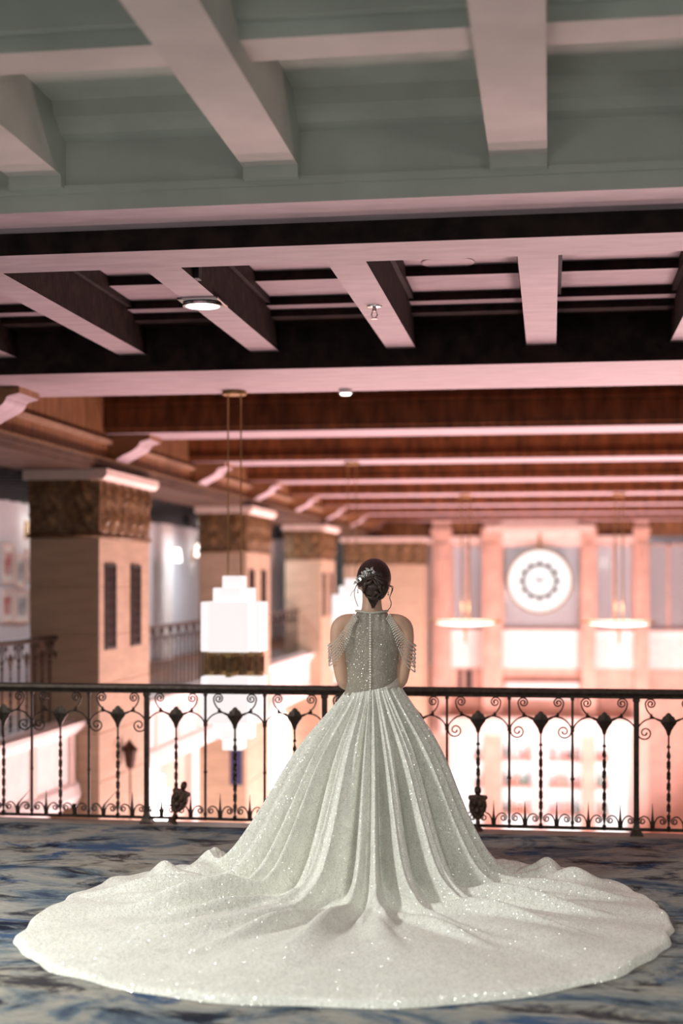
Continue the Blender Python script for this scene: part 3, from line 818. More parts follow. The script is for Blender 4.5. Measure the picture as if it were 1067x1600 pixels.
def sconce(u, v, label, Xw=-7.0):
    y = YU(u, Xw); z = ZV(v, u, y)
    root = empty('wall_sconce', (Xw, y, z), label, 'sconce', 'sconces on the gallery wall')
    MB().box(Xw, Xw + .03, y - .05, y + .05, z - .12, z + .12).build('back_plate', 'brass', root)
    MB().tube([(Xw + .03, y, z), (Xw + .16, y, z - .02), (Xw + .16, y, z + .03)], .012, 8).build('arm', 'brass', root)
    MB().lathe([(.10, -.10), (.07, .14), (.065, .14), (.095, -.10)], (Xw + .16, y, z + .08), 16).build('shade', 'dish_glass', root)
sconce(40, 828, 'glowing wall sconce above the framed pictures')
sconce(262, 876, 'glowing wall sconce on the gallery wall between the first two columns')
sconce(300, 868, 'glowing wall sconce on the gallery wall nearest the banner column')
pm_ = MB().box(-7, -6.85, -.35, .35, .16, 2.66)
for u in (258, 428):
    y = YU(u, -6.9); o = inst('pilaster', pm_.mesh('pilaster', ['white_paint']), bpy.data.objects['wall_left'], (0, y, 0))
def spot(loc, label):
    root = empty('spotlight', loc, label, 'spotlight', 'gallery ceiling spotlights')
    MB().tube([loc, (loc[0], loc[1], loc[2] - .1)], .03, 10).build('stem', 'black_paint', root)
    MB().lathe([(.05, -.1), (.075, -.12), (.075, -.24), (.06, -.24), (.05, -.14)], loc, 14).build('can', 'black_paint', root)
    MB().lathe([(.001, -.225), (.058, -.225), (.058, -.235), (.001, -.235)], loc, 14).build('bulb', 'lamp_glass_bright', root)
spot((-5.6, YU(291, -5.6), 2.66), 'black spotlight with a bright bulb under the gallery ceiling, between the first two columns')
spot((-5.4, YU(436, -5.4), 2.66), 'black spotlight with a bright bulb under the gallery ceiling, past the banner column')

# ================================================================== IRON RAILING
def spiral(cx, cz, r0, r1, a0, turns, n=26):
    return [(cx + (r0 + (r1 - r0) * i / n) * math.cos(a0 + turns * 2 * math.pi * i / n), 0, cz + (r0 + (r1 - r0) * i / n) * math.sin(a0 + turns * 2 * math.pi * i / n)) for i in range(n + 1)]
def smooth_pts(p, n=6):
    out = []
    P = [Vector(q) for q in p]
    for i in range(len(P) - 1):
        a, b, c, d = P[max(i - 1, 0)], P[i], P[i + 1], P[min(i + 2, len(P) - 1)]
        for k in range(n):
            t = k / n
            out.append(0.5 * ((2 * b) + (c - a) * t + (2 * a - 5 * b + 4 * c - d) * t * t + (3 * b - a - 3 * c + d) * t ** 3))
    out.append(P[-1]); return out
H = 0.1958 / 1
def mir(pts): return [Vector((-p[0], p[1], p[2])) for p in pts]
def M_scroll_up(s):
    body = smooth_pts([(.036, 0, .698), (.066, 0, .712), (.102, 0, .736), (.130, 0, .770), (.1415, 0, .806)], 5)
    sp_ = [Vector(q) for q in spiral(.108, .811, .0335, .006, -.1, 1.75)]
    pts = body[:-1] + sp_
    if s < 0: pts = mir(pts)
    K = len(pts); rad = [.0052 if i < K - 8 else .0052 + .0025 * (i - K + 8) / 7 for i in range(K)]
    m = MB().tube(pts, rad, 6)
    j = [(.085, .716), (.118, .728), (.108, .742), (.101, .752), (.096, .736)]
    j = [(s * a, b) for a, b in j]
    m.prism(j if s < 0 else j[::-1], 'y', -.005, .005)
    return m.mesh('scroll', ['iron'], smooth=True)
def M_arch(s, volute):
    pts = [(.004, 0, .62), (.008, 0, .665), (.030, 0, .700), (.066, 0, .717), (.102, 0, .721), (.145, 0, .706), (.178, 0, .675), (.190, 0, .645)]
    body = smooth_pts(pts, 5)
    if volute:
        body = body[:-1] + [Vector(q) for q in spiral(.143, .630, .047, .007, .32, -1.6, 30)]
    if s < 0: body = mir(body)
    K = len(body); rad = [.0052] * K
    if volute:
        for i in range(6): rad[K - 1 - i] = .0075 - .0004 * i
    return MB().tube(body, rad, 6).mesh('arch_scroll', ['iron'], smooth=True)
def M_leaf():
    prof = [(0, .748), (.010, .742), (.016, .732), (.026, .726), (.032, .714), (.041, .706), (.038, .692), (.026, .676), (.014, .655), (.007, .63)]
    prof = [(a * 1.25, .695 + (b - .695) * 1.2) for a, b in prof]
    poly = prof + [(-a, b) for a, b in prof[::-1][:-1]]
    m = MB(); N_ = len(poly)
    f_ = [(a, -.006, b) for a, b in poly]; b_ = [(a, .006, b) for a, b in poly]
    vs = f_ + b_ + [(0, -.017, .705), (0, .017, .705)]
    fs = [(2 * N_, (i + 1) % N_, i) for i in range(N_)] + [(2 * N_ + 1, N_ + i, N_ + (i + 1) % N_) for i in range(N_)]
    fs += [(i, (i + 1) % N_, N_ + (i + 1) % N_, N_ + i) for i in range(N_)]
    return m.add(vs, fs).mesh('leaf', ['iron'])
def ring_sq(x, z, h, a, n=4):
    return [(x + h * math.cos(a + 2 * math.pi * k / n), h * math.sin(a + 2 * math.pi * k / n), z) for k in range(n)]
def M_twist():
    r = [ring_sq(0, z, .0075, math.pi / 4) for z in (.03, .06)]
    for i in range(49):
        z = .10 + (.50 - .10) * i / 48
        a_ = i / 48 * math.pi * 2 * 3.0
        ca_, sa_ = math.cos(a_), math.sin(a_)
        r.append([(px * ca_ - py * sa_, px * sa_ + py * ca_, z) for px, py in ((.0115, .0055), (-.0115, .0055), (-.0115, -.0055), (.0115, -.0055))])
    r += [ring_sq(0, z, .0075, math.pi / 4) for z in (.52, .64)]
    m = MB().loft(r); m.ell((0, 0, .545), (.012, .012, .012), 8, 6)
    m.bbox(-.012, .012, -.012, .012, .02, .055, .004)
    return m.mesh('twisted_baluster', ['iron'])
def M_plain():
    m = MB().bbox(-.0075, .0075, -.0075, .0075, .02, .85, .002)
    for z in (.335,): m.ell((0, 0, z), (.013, .013, .013), 8, 6)
    m.bbox(-.012, .012, -.012, .012, .628, .655, .004); m.bbox(-.011, .011, -.011, .011, .05, .075, .004); m.bbox(-.012, .012, -.012, .012, .02, .04, .004)
    m.bbox(-.012, .012, -.012, .012, .825, .845, .004)
    return m.mesh('baluster', ['iron'])
def M_post():
    m = MB().bbox(-.0165, .0165, -.0165, .0165, .0, .85, .004)
    m.loft([[(h * math.cos(math.pi / 4 + math.pi / 2 * k), h * math.sin(math.pi / 4 + math.pi / 2 * k), z) for k in range(4)] for h, z in ((.058, -.012), (.056, .005), (.034, .03), (.026, .06), (.023, .09))])
    m.bbox(-.022, .022, -.022, .022, .82, .85, .005)
    return m.mesh('post', ['iron'])
def M_base_scroll(s):
    body = smooth_pts([(.088, 0, .03), (.086, 0, .070), (.070, 0, .102), (.046, 0, .113), (.024, 0, .102)], 4)
    pts = body[:-1] + [Vector(q) for q in spiral(.036, .084, .0215, .006, 2.2, 1.35, 20)]
    if s < 0: pts = mir(pts)
    K = len(pts); rad = [.0048 if i < K - 6 else .0048 + .0022 * (i - K + 6) / 5 for i in range(K)]
    return MB().tube(pts, rad, 6).mesh('base_scroll', ['iron'], smooth=True)
def M_spike(bent=0.0):
    r = []
    for h, z in ((.013, .028), (.012, .06), (.014, .085), (.009, .11), (.005, .15), (.0012, .195)):
        r.append(ring_sq(bent * max(0, z - .1) * 3, z, h, math.pi / 4))
    return MB().loft(r).mesh('spike', ['iron'])
def M_stub():
    r = [ring_sq(0, z, h, math.pi / 4) for h, z in ((.014, .028), (.012, .06), (.018, .10), (.020, .108))]
    return MB().loft(r).mesh('stub', ['iron'])
def M_shield():
    prof = [(-.062, .150), (-.056, .165), (-.020, .168), (.0, .178), (.020, .168), (.056, .165), (.062, .150), (.052, .135), (.058, .10), (.050, .060), (.030, .030), (.010, .012), (0, .0), (-.010, .012), (-.030, .030), (-.050, .060), (-.058, .10), (-.052, .135)]
    rings = []
    for sc, y in ((.80, -.032), (.93, -.026), (1.0, -.010), (1.0, .010), (.93, .022)):
        rings.append([(a * sc, y, .09 + (b - .09) * sc) for a, b in prof])
    m = MB().loft(rings)
    m.ell((0, -.006, .197), (.022, .020, .030), 12, 8)                 # head knob
    m.ell((-.018, -.036, .115), (.014, .010, .022), 8, 6).ell((.018, -.036, .115), (.014, .010, .022), 8, 6).ell((0, -.036, .070), (.018, .010, .026), 8, 6)
    m.loft([[(h * math.cos(2 * math.pi * k / 8), h * math.sin(2 * math.pi * k / 8), z) for k in range(8)] for h, z in ((.036, -.055), (.030, -.045), (.014, -.03), (.012, .01))])
    return m.mesh('shield_ornament', ['iron_shield'], smooth=False)
RM = dict(su={1: M_scroll_up(1), -1: M_scroll_up(-1)}, ar={(s, v): M_arch(s, v) for s in (1, -1) for v in (0, 1)}, leaf=M_leaf(), tw=M_twist(), pl=M_plain(), post=M_post(),
          bs={1: M_base_scroll(1), -1: M_base_scroll(-1)}, spike=M_spike(), spikeb=M_spike(.3), stub=M_stub(), shield=M_shield())
X0R, SPR = -2.606, 0.1958
rail = empty('balcony_railing', (X0R, YR, -0.020), 'wrought iron balcony railing with scrolls, leaves and spikes behind the gown', 'railing')
def rp(name, me, k, rz=0, dz=0, sc=None, dx=0):
    return inst(name, me, rail, (k * SPR + dx, 0, dz + .006), rz, sc)
KMIN, KMAX = -9, 23
VOL = {-5: (1, 1), -3: (1, 0), -1: (1, 1), 9: (1, 0), 11: (1, 0), 13: (1, 1), 17: (1, 1), -7: (1, 1), 19: (1, 1)}
for k in range(KMIN, KMAX + 1):
    if k in (0, 6, 16): rp('post', RM['post'], k)
    elif k % 2 == 0: rp('baluster', RM['pl'], k)
    else:
        rp('twisted_baluster', RM['tw'], k)
        rp('leaf', RM['leaf'], k)
        v = VOL.get(k, (0, 0))
        for s in (-1, 1):
            rp('scroll', RM['su'][s], k)
            rp('arch_scroll', RM['ar'][s, v[0 if s < 0 else 1]], k)
    for s in (-1, 1): rp('base_scroll', RM['bs'][s], k)
    if k < KMAX:
        if k == -3: rp('stub', RM['stub'], k, dx=SPR / 2)
        elif k in (4, 1): rp('spike', RM['stub'] if k == 4 else RM['spike'], k, dx=SPR / 2)
        else: rp('spike', RM['spikeb'] if k in (-5, -2) else RM['spike'], k, dx=SPR / 2)
for k, tilt in ((1, math.radians(18)), (11, 0.0)):
    o = rp('shield_ornament', RM['shield'], k, dz=.06); o.rotation_euler = (0, tilt, 0); o.location.y = -.03
xa, xb = X0R + KMIN * SPR, X0R + KMAX * SPR
rl = MB().prism([(YR - .030, .848), (YR + .030, .848), (YR + .034, .862), (YR + .028, .880), (YR + .012, .888), (YR - .012, .888), (YR - .028, .880), (YR - .034, .862)], 'x', xa, xb)
rl.box(xa, xb, YR - .012, YR + .012, .828, .850); rl.build('handrail', 'iron', rail)
MB().bbox(xa, xb, YR - .012, YR + .012, .008, .026, .003).build('bottom_rail', 'iron', rail)

# ---- side gallery railings (same ironwork, a little taller)
def side_rail(ya, yb, label):
    root = empty('gallery_railing', (-4.66, ya, .16), label, 'railing', 'gallery railings between the columns')
    nb = int((yb - ya) / SPR)
    for k in range(nb + 1):
        L_ = (0, k * SPR + .06, 0)
        if k % 2 == 0: inst('baluster', RM['pl'], root, L_, math.pi / 2)
        else:
            inst('twisted_baluster', RM['tw'], root, L_, math.pi / 2)
            inst('leaf', RM['leaf'], root, L_, math.pi / 2)
            for s in (-1, 1):
                inst('arch_scroll', RM['ar'][s, 0], root, L_, math.pi / 2); inst('scroll', RM['su'][s], root, L_, math.pi / 2)
    MB().bbox(-4.69, -4.63, ya, yb, 1.0, 1.045, .01).build('handrail', 'iron', root)
    MB().bbox(-4.675, -4.645, ya, yb, .175, .20, .004).build('bottom_rail', 'iron', root)
side_rail(YR + .25, 12.98, 'iron gallery railing joining the balcony to the first column')
side_rail(14.72, 19.55, 'iron gallery railing between the first column and the banner column')
side_rail(21.32, 26.15, 'iron gallery railing past the banner column')

# ================================================================== SMALL CEILING FITTINGS
dl_y = 7.74
dlx = -3.78 + .93 * 2
dl = empty('downlight', (dlx, dl_y, 3.12), 'bright round downlight on a square plate under the dark coffer beam', 'downlight')
MB().bbox(dlx - .115, dlx + .115, dl_y - .125, dl_y + .125, 3.105, 3.12, .003).build('plate', 'chrome', dl)
MB().lathe([(.100, .0), (.112, -.004), (.112, -.016), (.096, -.016)], (dlx, dl_y, 3.105), 28).build('ring', 'chrome', dl)
MB().lathe([(.001, -.01), (.098, -.01), (.098, -.004), (.001, -.004)], (dlx, dl_y, 3.105), 28).build('lens', 'lamp_glass_bright', dl)
MB().box(dlx + .10, dlx + .125, 7.15, 7.22, 3.12, 3.42).build('conduit', 'black_paint', dl)
spx = -3.78 + .93 * 3; spy = 8.02
sr = empty('sprinkler', (spx, spy, 3.12), 'small chrome sprinkler head under the coffer beam', 'sprinkler')
MB().lathe([(.001, 0), (.045, 0), (.04, -.008), (.012, -.012), (.012, -.03), (.001, -.03)], (spx, spy, 3.12), 16).build('escutcheon', 'chrome', sr)
for s in (-1, 1): MB().tube([(spx + s * .010, spy, 3.09), (spx + s * .018, spy, 3.07), (spx + s * .004, spy, 3.05)], .004, 6).build('arm', 'chrome', sr)
MB().lathe([(.001, -.07), (.022, -.07), (.022, -.074), (.001, -.074)], (spx, spy, 3.12), 12).build('deflector', 'chrome', sr)
cx2, cy2 = XU(700, 8.5), 8.48
sd = MB().lathe([(.001, -.004), (.15, -.004), (.16, 0), (.16, .01), (.001, .01)], (cx2, cy2, 3.455), 28).build('access_disc', 'soffit', origin=(cx2, cy2, 3.455)); tag(sd, 'round flush cover plate in the coffer ceiling', 'cover plate')
tx, ty = XU(540, 10.58), 10.58
sm = empty('spot_lamp', (tx, ty, 3.0), 'tiny bright spot lamp under the wide ceiling beam', 'spotlight')
MB().lathe([(.001, 0), (.05, 0), (.05, -.03), (.042, -.03)], (tx, ty, 3.0), 16).build('housing', 'white_paint', sm)
MB().lathe([(.001, -.028), (.042, -.028), (.036, -.042), (.001, -.045)], (tx, ty, 3.0), 16).build('bulb', 'lamp_glass_bright', sm)

# ================================================================== THE BRIDE
BU = 581
BD = 7.40
BA = ang(BU)
Fv = Vector((math.sin(BA), math.cos(BA), 0)); Rv = Vector((math.cos(BA), -math.sin(BA), 0))
BP = Fv * (BD / math.cos(math.atan((BU - 533.5) / FPX)))
BP.z = 0
# local frame: x to the viewer's right, y toward the hall (she faces +y), z up
BROT = BA * -1
person_loc = (BP.x, BP.y, 0)
def E(cx, cy, z, rx, ry, n=28, sq=2.0):
    out = []
    for k in range(n):
        a = 2 * math.pi * k / n; c, s = math.cos(a), math.sin(a)
        out.append((cx + rx * math.copysign(abs(c) ** (2 / sq), c), cy + ry * math.copysign(abs(s) ** (2 / sq), s), z))
    return out
TORSO = [(0.80, .165, .115, 0), (0.90, .155, .110, 0), (0.98, .130, .092, 0), (1.04, .124, .088, 0), (1.12, .130, .094, .004), (1.20, .142, .104, .008), (1.27, .150, .106, .008), (1.32, .152, .092, .002), (1.355, .118, .075, -.004), (1.385, .072, .062, -.004), (1.41, .054, .055, 0), (1.45, .050, .053, .006), (1.50, .050, .054, .014)]
body = MB()
body.loft([E(0, cy, z, rx, ry, 28, 2.3 if z < 1.33 else 2.0) for z, rx, ry, cy in TORSO])
# head (tilted a touch forward)
Rh = Matrix.Rotation(math.radians(-10), 3, 'X') @ Matrix.Rotation(math.radians(4), 3, 'Y')
hc_ = Vector((.010, .030, 1.560))
body.ell(hc_, (.073, .092, .105), 24, 16, Rh)
body.ell(hc_ + Rh @ Vector((0, .045, -.055)), (.052, .050, .058), 16, 12, Rh)      # jaw
body.tube([hc_ + Rh @ Vector((0, .088, .012)), hc_ + Rh @ Vector((0, .106, -.022)), hc_ + Rh @ Vector((0, .092, -.032))], [.008, .013, .010], 10)   # nose
for s in (-1, 1):
    body.ell(hc_ + Rh @ Vector((s * .076, .0, -.022)), (.010, .020, .032), 12, 10, Rh)  # ears
# arms: upper arm hangs, forearm bends forward to clasped hands at the waist
for s in (-1, 1):
    A = [(s * .085, -.004, 1.348), (s * .140, -.004, 1.340), (s * .168, -.006, 1.312), (s * .176, -.012, 1.25), (s * .172, -.020, 1.16), (s * .160, -.022, 1.075), (s * .148, -.010, 1.035), (s * .128, .050, 1.02), (s * .095, .125, 1.01), (s * .055, .185, 1.0), (s * .030, .215, 1.0)]
    rA = [.040, .044, .0465, .043, .038, .034, .034, .036, .030, .022, .020]
    body.tube(smooth_pts(A, 4), list(np.interp(np.linspace(0, len(A) - 1, (len(A) - 1) * 4 + 1), range(len(A)), rA)), 14, up=(0, 0, 1))
    palm = Vector((s * .02, .232, .995))
    body.ell(palm, (.022, .036, .030), 12, 10, Matrix.Rotation(s * .5, 3, 'Z'))
    for k in range(4):
        z = .995 + .022 - k * .015
        ln = (.060, .068, .064, .050)[k]
        body.tube([palm + Vector((0, .02, z - .995)), palm + Vector((-s * .018, .040, z - .995)), palm + Vector((-s * (.018 + ln * .5), .046, z - .998)), palm + Vector((-s * (.02 + ln * .85), .036, z - 1.0))], [.0088, .0085, .008, .0065], 8)
    body.tube([palm + Vector((s * .004, -.012, .020)), palm + Vector((-s * .012, .006, .034)), palm + Vector((-s * .034, .016, .036))], [.011, .010, .008], 8)
# legs and feet
for s in (-1, 1):
    Lg = [(s * .080, 0, .86), (s * .085, .005, .70), (s * .080, .01, .48), (s * .078, .0, .30), (s * .075, -.01, .12), (s * .075, -.012, .07)]
    body.tube(Lg, [.088, .080, .058, .052, .036, .034], 14, up=(0, 1, 0))
    body.tube([(s * .075, -.03, .055), (s * .078, .05, .045), (s * .082, .13, .028), (s * .084, .18, .022)], [.032, .034, .032, .014], 12, flat=.75, up=(0, 0, 1))
me = body.mesh('person', ['skin'], smooth=True)
person = bpy.data.objects.new('person', me); COL.objects.link(person)
person.location = person_loc; person.rotation_euler = (0, 0, BROT)
ORIG[person.name] = (0, 0, 0)
rm = person.modifiers.new('remesh', 'REMESH'); rm.mode = 'VOXEL'; rm.voxel_size = .0065; rm.use_smooth_shade = True
smm = person.modifiers.new('smooth', 'SMOOTH'); smm.factor = .5; smm.iterations = 6
tag(person, 'person in a glittering ivory ball gown with long train, seen from behind at the railing', 'person')

# face details
for s in (-1, 1):
    MB().ell(hc_ + Rh @ Vector((s * .030, .083, .006)), (.013, .008, .008), 12, 8, Rh).build('eye', 'eye_white', person, True)
    MB().tube([hc_ + Rh @ Vector((s * .016, .091, .026)), hc_ + Rh @ Vector((s * .032, .088, .031)), hc_ + Rh @ Vector((s * .047, .078, .025))], [.002, .003, .0015], 6).build('eyebrow', 'hair', person)
MB().ell(hc_ + Rh @ Vector((0, .094, -.056)), (.020, .008, .007), 12, 8, Rh).build('lips', 'lip', person, True)

# ---- hair: smooth cap gathered into a low rolled bun
hm = MB()
nu, nv = 48, 30
vs = []; fs = []
hcen = hc_ + Vector((.0, -.012, .010))
for j in range(nv + 1):
    th = math.pi * j / nv
    for i in range(nu):
        ph = 2 * math.pi * i / nu
        d = Vector((math.sin(th) * math.cos(ph), math.sin(th) * math.sin(ph), math.cos(th)))
        r = Vector((.0905, .104, .106))
        front = max(0, d.y)
        cut = 1.0
        # hairline: drop the surface inside the face region
        face = max(0, min(1, (d.y - .25) / .25)) * max(0, min(1, (.62 - d.z) / .3))
        low = max(0, min(1, (-d.z - .52) / .25))
        cut = 1 - .32 * max(face, low * .9)
        if d.y < 0.1:
            cut += .010 * math.sin(ph * 26 + math.sin(th * 5) * 2) * .4 * max(0, .9 - abs(d.z))
        vs.append(hcen + Rh @ Vector((d.x * r.x * cut, d.y * r.y * cut, d.z * r.z * cut)))
for j in range(nv):
    for i in range(nu):
        fs.append((j * nu + i, (j + 1) * nu + i, (j + 1) * nu + (i + 1) % nu, j * nu + (i + 1) % nu))
hm.add(vs, fs)
hair = hm.build('hair', 'hair', person, True)
bc = Vector((.018, -.098, 1.522))
bm_b = MB()
bm_b.ell(bc, (.060, .040, .056), 24, 16)
bun = bm_b.build('bun', 'hair', hair, True)
rb = random.Random(5)
def on_bun(a_, b_, lift):
    d = Vector((math.sin(a_) * math.cos(b_), -math.cos(a_), math.sin(a_) * math.sin(b_)))
    return bc + Vector((d.x * (.060 + lift), d.y * (.042 + lift), d.z * (.057 + lift)))
for k in range(15):
    # a lock that rolls over the bun from the rim towards its middle and out again
    b0 = k * 2.4; sw = rb.uniform(1.6, 3.0) * rb.choice((-1, 1)); pts = []
    for i in range(20):
        t = i / 19
        pts.append(on_bun(1.75 - 1.45 * math.sin(math.pi * t) * rb.uniform(.97, 1.0) * (.55 + .45 * (k % 3) / 2), b0 + sw * t, .002 + .003 * math.sin(math.pi * t)))
    MB().tube(pts, [.003 + .0095 * math.sin(math.pi * i / 19) for i in range(20)], 8, flat=.8).build('hair_roll', 'hair', hair, True)
def strand(pts, r=.0012):
    MB().tube(smooth_pts(pts, 5), r, 5).build('loose_strand', 'hair', hair, True)
strand([(-.075, .0, 1.545), (-.088, -.01, 1.515), (-.090, -.012, 1.480), (-.082, -.01, 1.450), (-.072, -.01, 1.425)], .0016)
strand([(-.075, .0, 1.540), (-.092, -.005, 1.510), (-.105, -.008, 1.495), (-.113, -.008, 1.478)], .0011)
strand([(.088, .0, 1.535), (.104, -.01, 1.520), (.100, -.012, 1.495), (.092, -.012, 1.470), (.100, -.014, 1.445), (.095, -.014, 1.420), (.078, -.012, 1.402)], .0024)
strand([(.086, .0, 1.535), (.108, -.01, 1.528), (.107, -.01, 1.510), (.099, -.01, 1.49)], .0022)
for q_ in range(12):
    s = -.036 + .0065 * q_; e = (q_ * 7 % 5) / 5
    strand([(s + .014, -.078, 1.492), (s * .85 + .010, -.068, 1.472), (s * .55 + .006, -.062, 1.452 - .008 * e), (s * .25 + .004 + .006 * e, -.060, 1.440 - .03 * e)], .0026 + .001 * e)
# comb of silver leaves
comb = empty('hair_comb', (0, 0, 0)); comb.parent = person
cA, cB = Vector((-.086, -.070, 1.548)), Vector((.000, -.118, 1.618))
pet = MB()
pet.add([(0, 0, 0), (.007, -.003, .008), (.0, -.001, .022), (-.007, -.003, .008), (0, -.006, .009)], [(0, 1, 4), (1, 2, 4), (2, 3, 4), (3, 0, 4), (0, 3, 2, 1)])
pet_me = pet.mesh('petal', ['silver'])
rr = random.Random(3)
for k in range(30):
    t = k / 29; p = cA.lerp(cB, t) + Vector((0, -.014 * math.sin(math.pi * t), .006 * math.sin(math.pi * t))) + Vector((rr.uniform(-.008, .008), rr.uniform(-.004, .002), rr.uniform(-.010, .010)))
    o = bpy.data.objects.new('petal', pet_me); COL.objects.link(o); o.parent = comb
    o.location = p; o.rotation_euler = (rr.uniform(-.4, .9), rr.uniform(-3, 3), rr.uniform(-.5, .5)); s_ = rr.uniform(.7, 1.15); o.scale = (s_,) * 3
m = MB()
for k in range(16):
    t = rr.random(); p = cA.lerp(cB, t) + Vector((rr.uniform(-.008, .008), -.014 * math.sin(math.pi * t) - .006, rr.uniform(-.008, .012)))
    m.ell(p, (.003, .003, .003), 8, 6)
m.build('pearl_cluster', 'pearl', comb, True)
for s in (-1, 1):
    e = MB(); p = hc_ + Rh @ Vector((s * .080, -.004, -.058))
    e.octa(p, .0042); e.ell(p + Vector((0, 0, -.011)), (.004, .004, .006), 8, 6); e.build('earring', 'silver', person)

# ---- bodice (halter back), buttons, belt, bead strands
def t_at(z):
    zs = [t[0] for t in TORSO]
    return [float(np.interp(z, zs, [t[i] for t in TORSO])) for i in (1, 2, 3)]
bo = MB()
G = .011
wz = [1.20, 1.24, 1.28, 1.32, 1.35, 1.375, 1.392]; wv_ = [.153, .142, .128, .112, .100, .090, .078]
for face in (-1, 1):
    grid = []
    zz = list(np.linspace(.965, 1.394, 34)); nc = 41
    for z in zz:
        rx, ry, cy = t_at(z); rx += G; ry += G
        wmax = min(rx, float(np.interp(z, wz, wv_))) if z > 1.2 else rx
        rx_eff = rx if z <= 1.3 else max(rx, wmax * 1.05)
        row = []
        for i in range(nc):
            x = wmax * math.sin(math.pi * (i / (nc - 1) - .5))
            q = max(0, 1 - (abs(x) / rx_eff) ** 2.3) ** (1 / 2.3)
            gath = .0035 * math.cos(x * 190) * max(0, (z - 1.25) / .14)      # gathers under the collar
            row.append((x, cy + face * (ry * q + gath), z))
        grid.append(row)
    vs = [p for r in grid for p in r]; nr = len(zz)
    bo.add(vs, [(j * nc + i, j * nc + i + 1, (j + 1) * nc + i + 1, (j + 1) * nc + i) if face < 0 else (j * nc + i, (j + 1) * nc + i, (j + 1) * nc + i + 1, j * nc + i + 1) for j in range(nr - 1) for i in range(nc - 1)])
bodice = bo.build('bodice', 'bodice_cloth', person, True)
sol = bodice.modifiers.new('thick', 'SOLIDIFY'); sol.thickness = .004
# collar roll
cpts = []
for i in range(41):
    a = 2 * math.pi * i / 40
    rx, ry, cy = t_at(1.390)
    cpts.append((math.cos(a) * (rx + .014), cy + math.sin(a) * (ry + .012), 1.392 + .010 * abs(math.cos(a))))
MB().tube(cpts, .0055, 8, caps=False).build('collar', 'belt_cloth', bodice, True)
btn = MB().ell((0, 0, 0), (.0060, .0045, .0060), 10, 8).mesh('button', ['pearl'], smooth=True)
for k in range(34):
    z = 1.383 - k * (1.383 - .945) / 33
    rx, ry, cy = t_at(max(z, .965))
    o = bpy.data.objects.new('button', btn); COL.objects.link(o); o.parent = bodice
    o.location = (-.008, cy - ry - G - .0035 - max(0, (.99 - z)) * .6, z)
MB().add([(-.010, t_at(z)[2] - t_at(z)[1] - G - .003, z) for z in np.linspace(.975, 1.38, 20)] + [(-.0135, t_at(z)[2] - t_at(z)[1] - G + .001, z) for z in np.linspace(.975, 1.38, 20)] + [(.002, t_at(z)[2] - t_at(z)[1] - G + .001, z) for z in np.linspace(.975, 1.38, 20)],
         [(i, i + 1, 21 + i, 20 + i) for i in range(19)] + [(i, 40 + i, 41 + i, i + 1) for i in range(19)]).build('placket', 'bodice_cloth', bodice, True)
bel = MB(); nn = 30; rows = []
for j in range(6):
    row = []
    for i in range(nn + 1):
        a = -math.pi / 2 + .22 + (math.pi * .95) * i / nn
        t = i / nn
        z = .985 + .020 * math.sin(min(1, t * 1.8) * math.pi / 2) + (j / 5) * (.018 + .040 * min(1, t * 3))
        rx, ry, cy = t_at(z)
        g = G + .004 + .006 * math.sin(math.pi * j / 5) + .002 * math.sin(j * 2.5 + i * .4)
        c, s = math.cos(a), math.sin(a)
        row.append(((rx + g) * math.copysign(abs(c) ** (2 / 2.3), c), cy + (ry + g) * math.copysign(abs(s) ** (2 / 2.3), s), z))
    rows.append(row)
bel.add([p for r in rows for p in r], [(j * (nn + 1) + i, j * (nn + 1) + i + 1, (j + 1) * (nn + 1) + i + 1, (j + 1) * (nn + 1) + i) for j in range(5) for i in range(nn)])
bel.build('belt', 'belt_cloth', person, True)
# draped bead strands from the collar around the upper arms
for s in (-1, 1):
    for k in range(7):
        e = k / 6; lw_ = (.13 if s > 0 else .10) * e        # lower strands hang deeper
        pts = [(s * (.088 - .020 * e), -.070 - .004 * k, 1.394 - .004 * k), (s * (.118 - .020 * e), -.100, 1.345 - .020 * e), (s * (.158 - .030 * e), -.112, 1.285 - .05 * e),
               (s * (.196 - .022 * e), -.088, 1.238 - lw_ * .8), (s * (.220 - .006 * e), -.045, 1.222 - lw_), (s * (.2275 - .004 * e), -.005, 1.222 - lw_), (s * .212, .040, 1.235 - lw_ * .8), (s * .165, .095, 1.27 - lw_ * .5), (s * .10, .11, 1.34), (s * .078, .075, 1.39)]
        P = smooth_pts(pts, 14); m = MB(); acc = 0; last = P[0]; stp = .0080
        for p in P[1:]:
            acc += (p - last).length
            if acc >= stp: m.octa(p, .0047); acc = 0
            last = p
        m.build('bead_strand', 'pearl', person)

# ---- skirt and train
NP, NS = 840, 300
deg = np.pi / 180
hem_psi = np.array([-180, -150, -125, -110, -97, -87, -75.5, -66, -59.5, -54, -47.5, -40.3, -33, -25.3, -12, 0, 9, 17.3, 26.5, 34.6, 44.3, 52.7, 62.2, 71.8, 83, 101, 115, 150, 180.0])
hem_R = np.array([.72, .74, .80, .93, 1.10, 1.30, 1.48, 1.64, 1.78, 1.92, 2.06, 2.14, 2.20, 2.235, 2.255, 2.24, 2.20, 2.155, 2.06, 1.957, 1.816, 1.69, 1.53, 1.41, 1.24, 1.02, .84, .75, .72])
psi = np.linspace(-180, 180, NP, endpoint=False)
S = np.linspace(0, 1, NS)
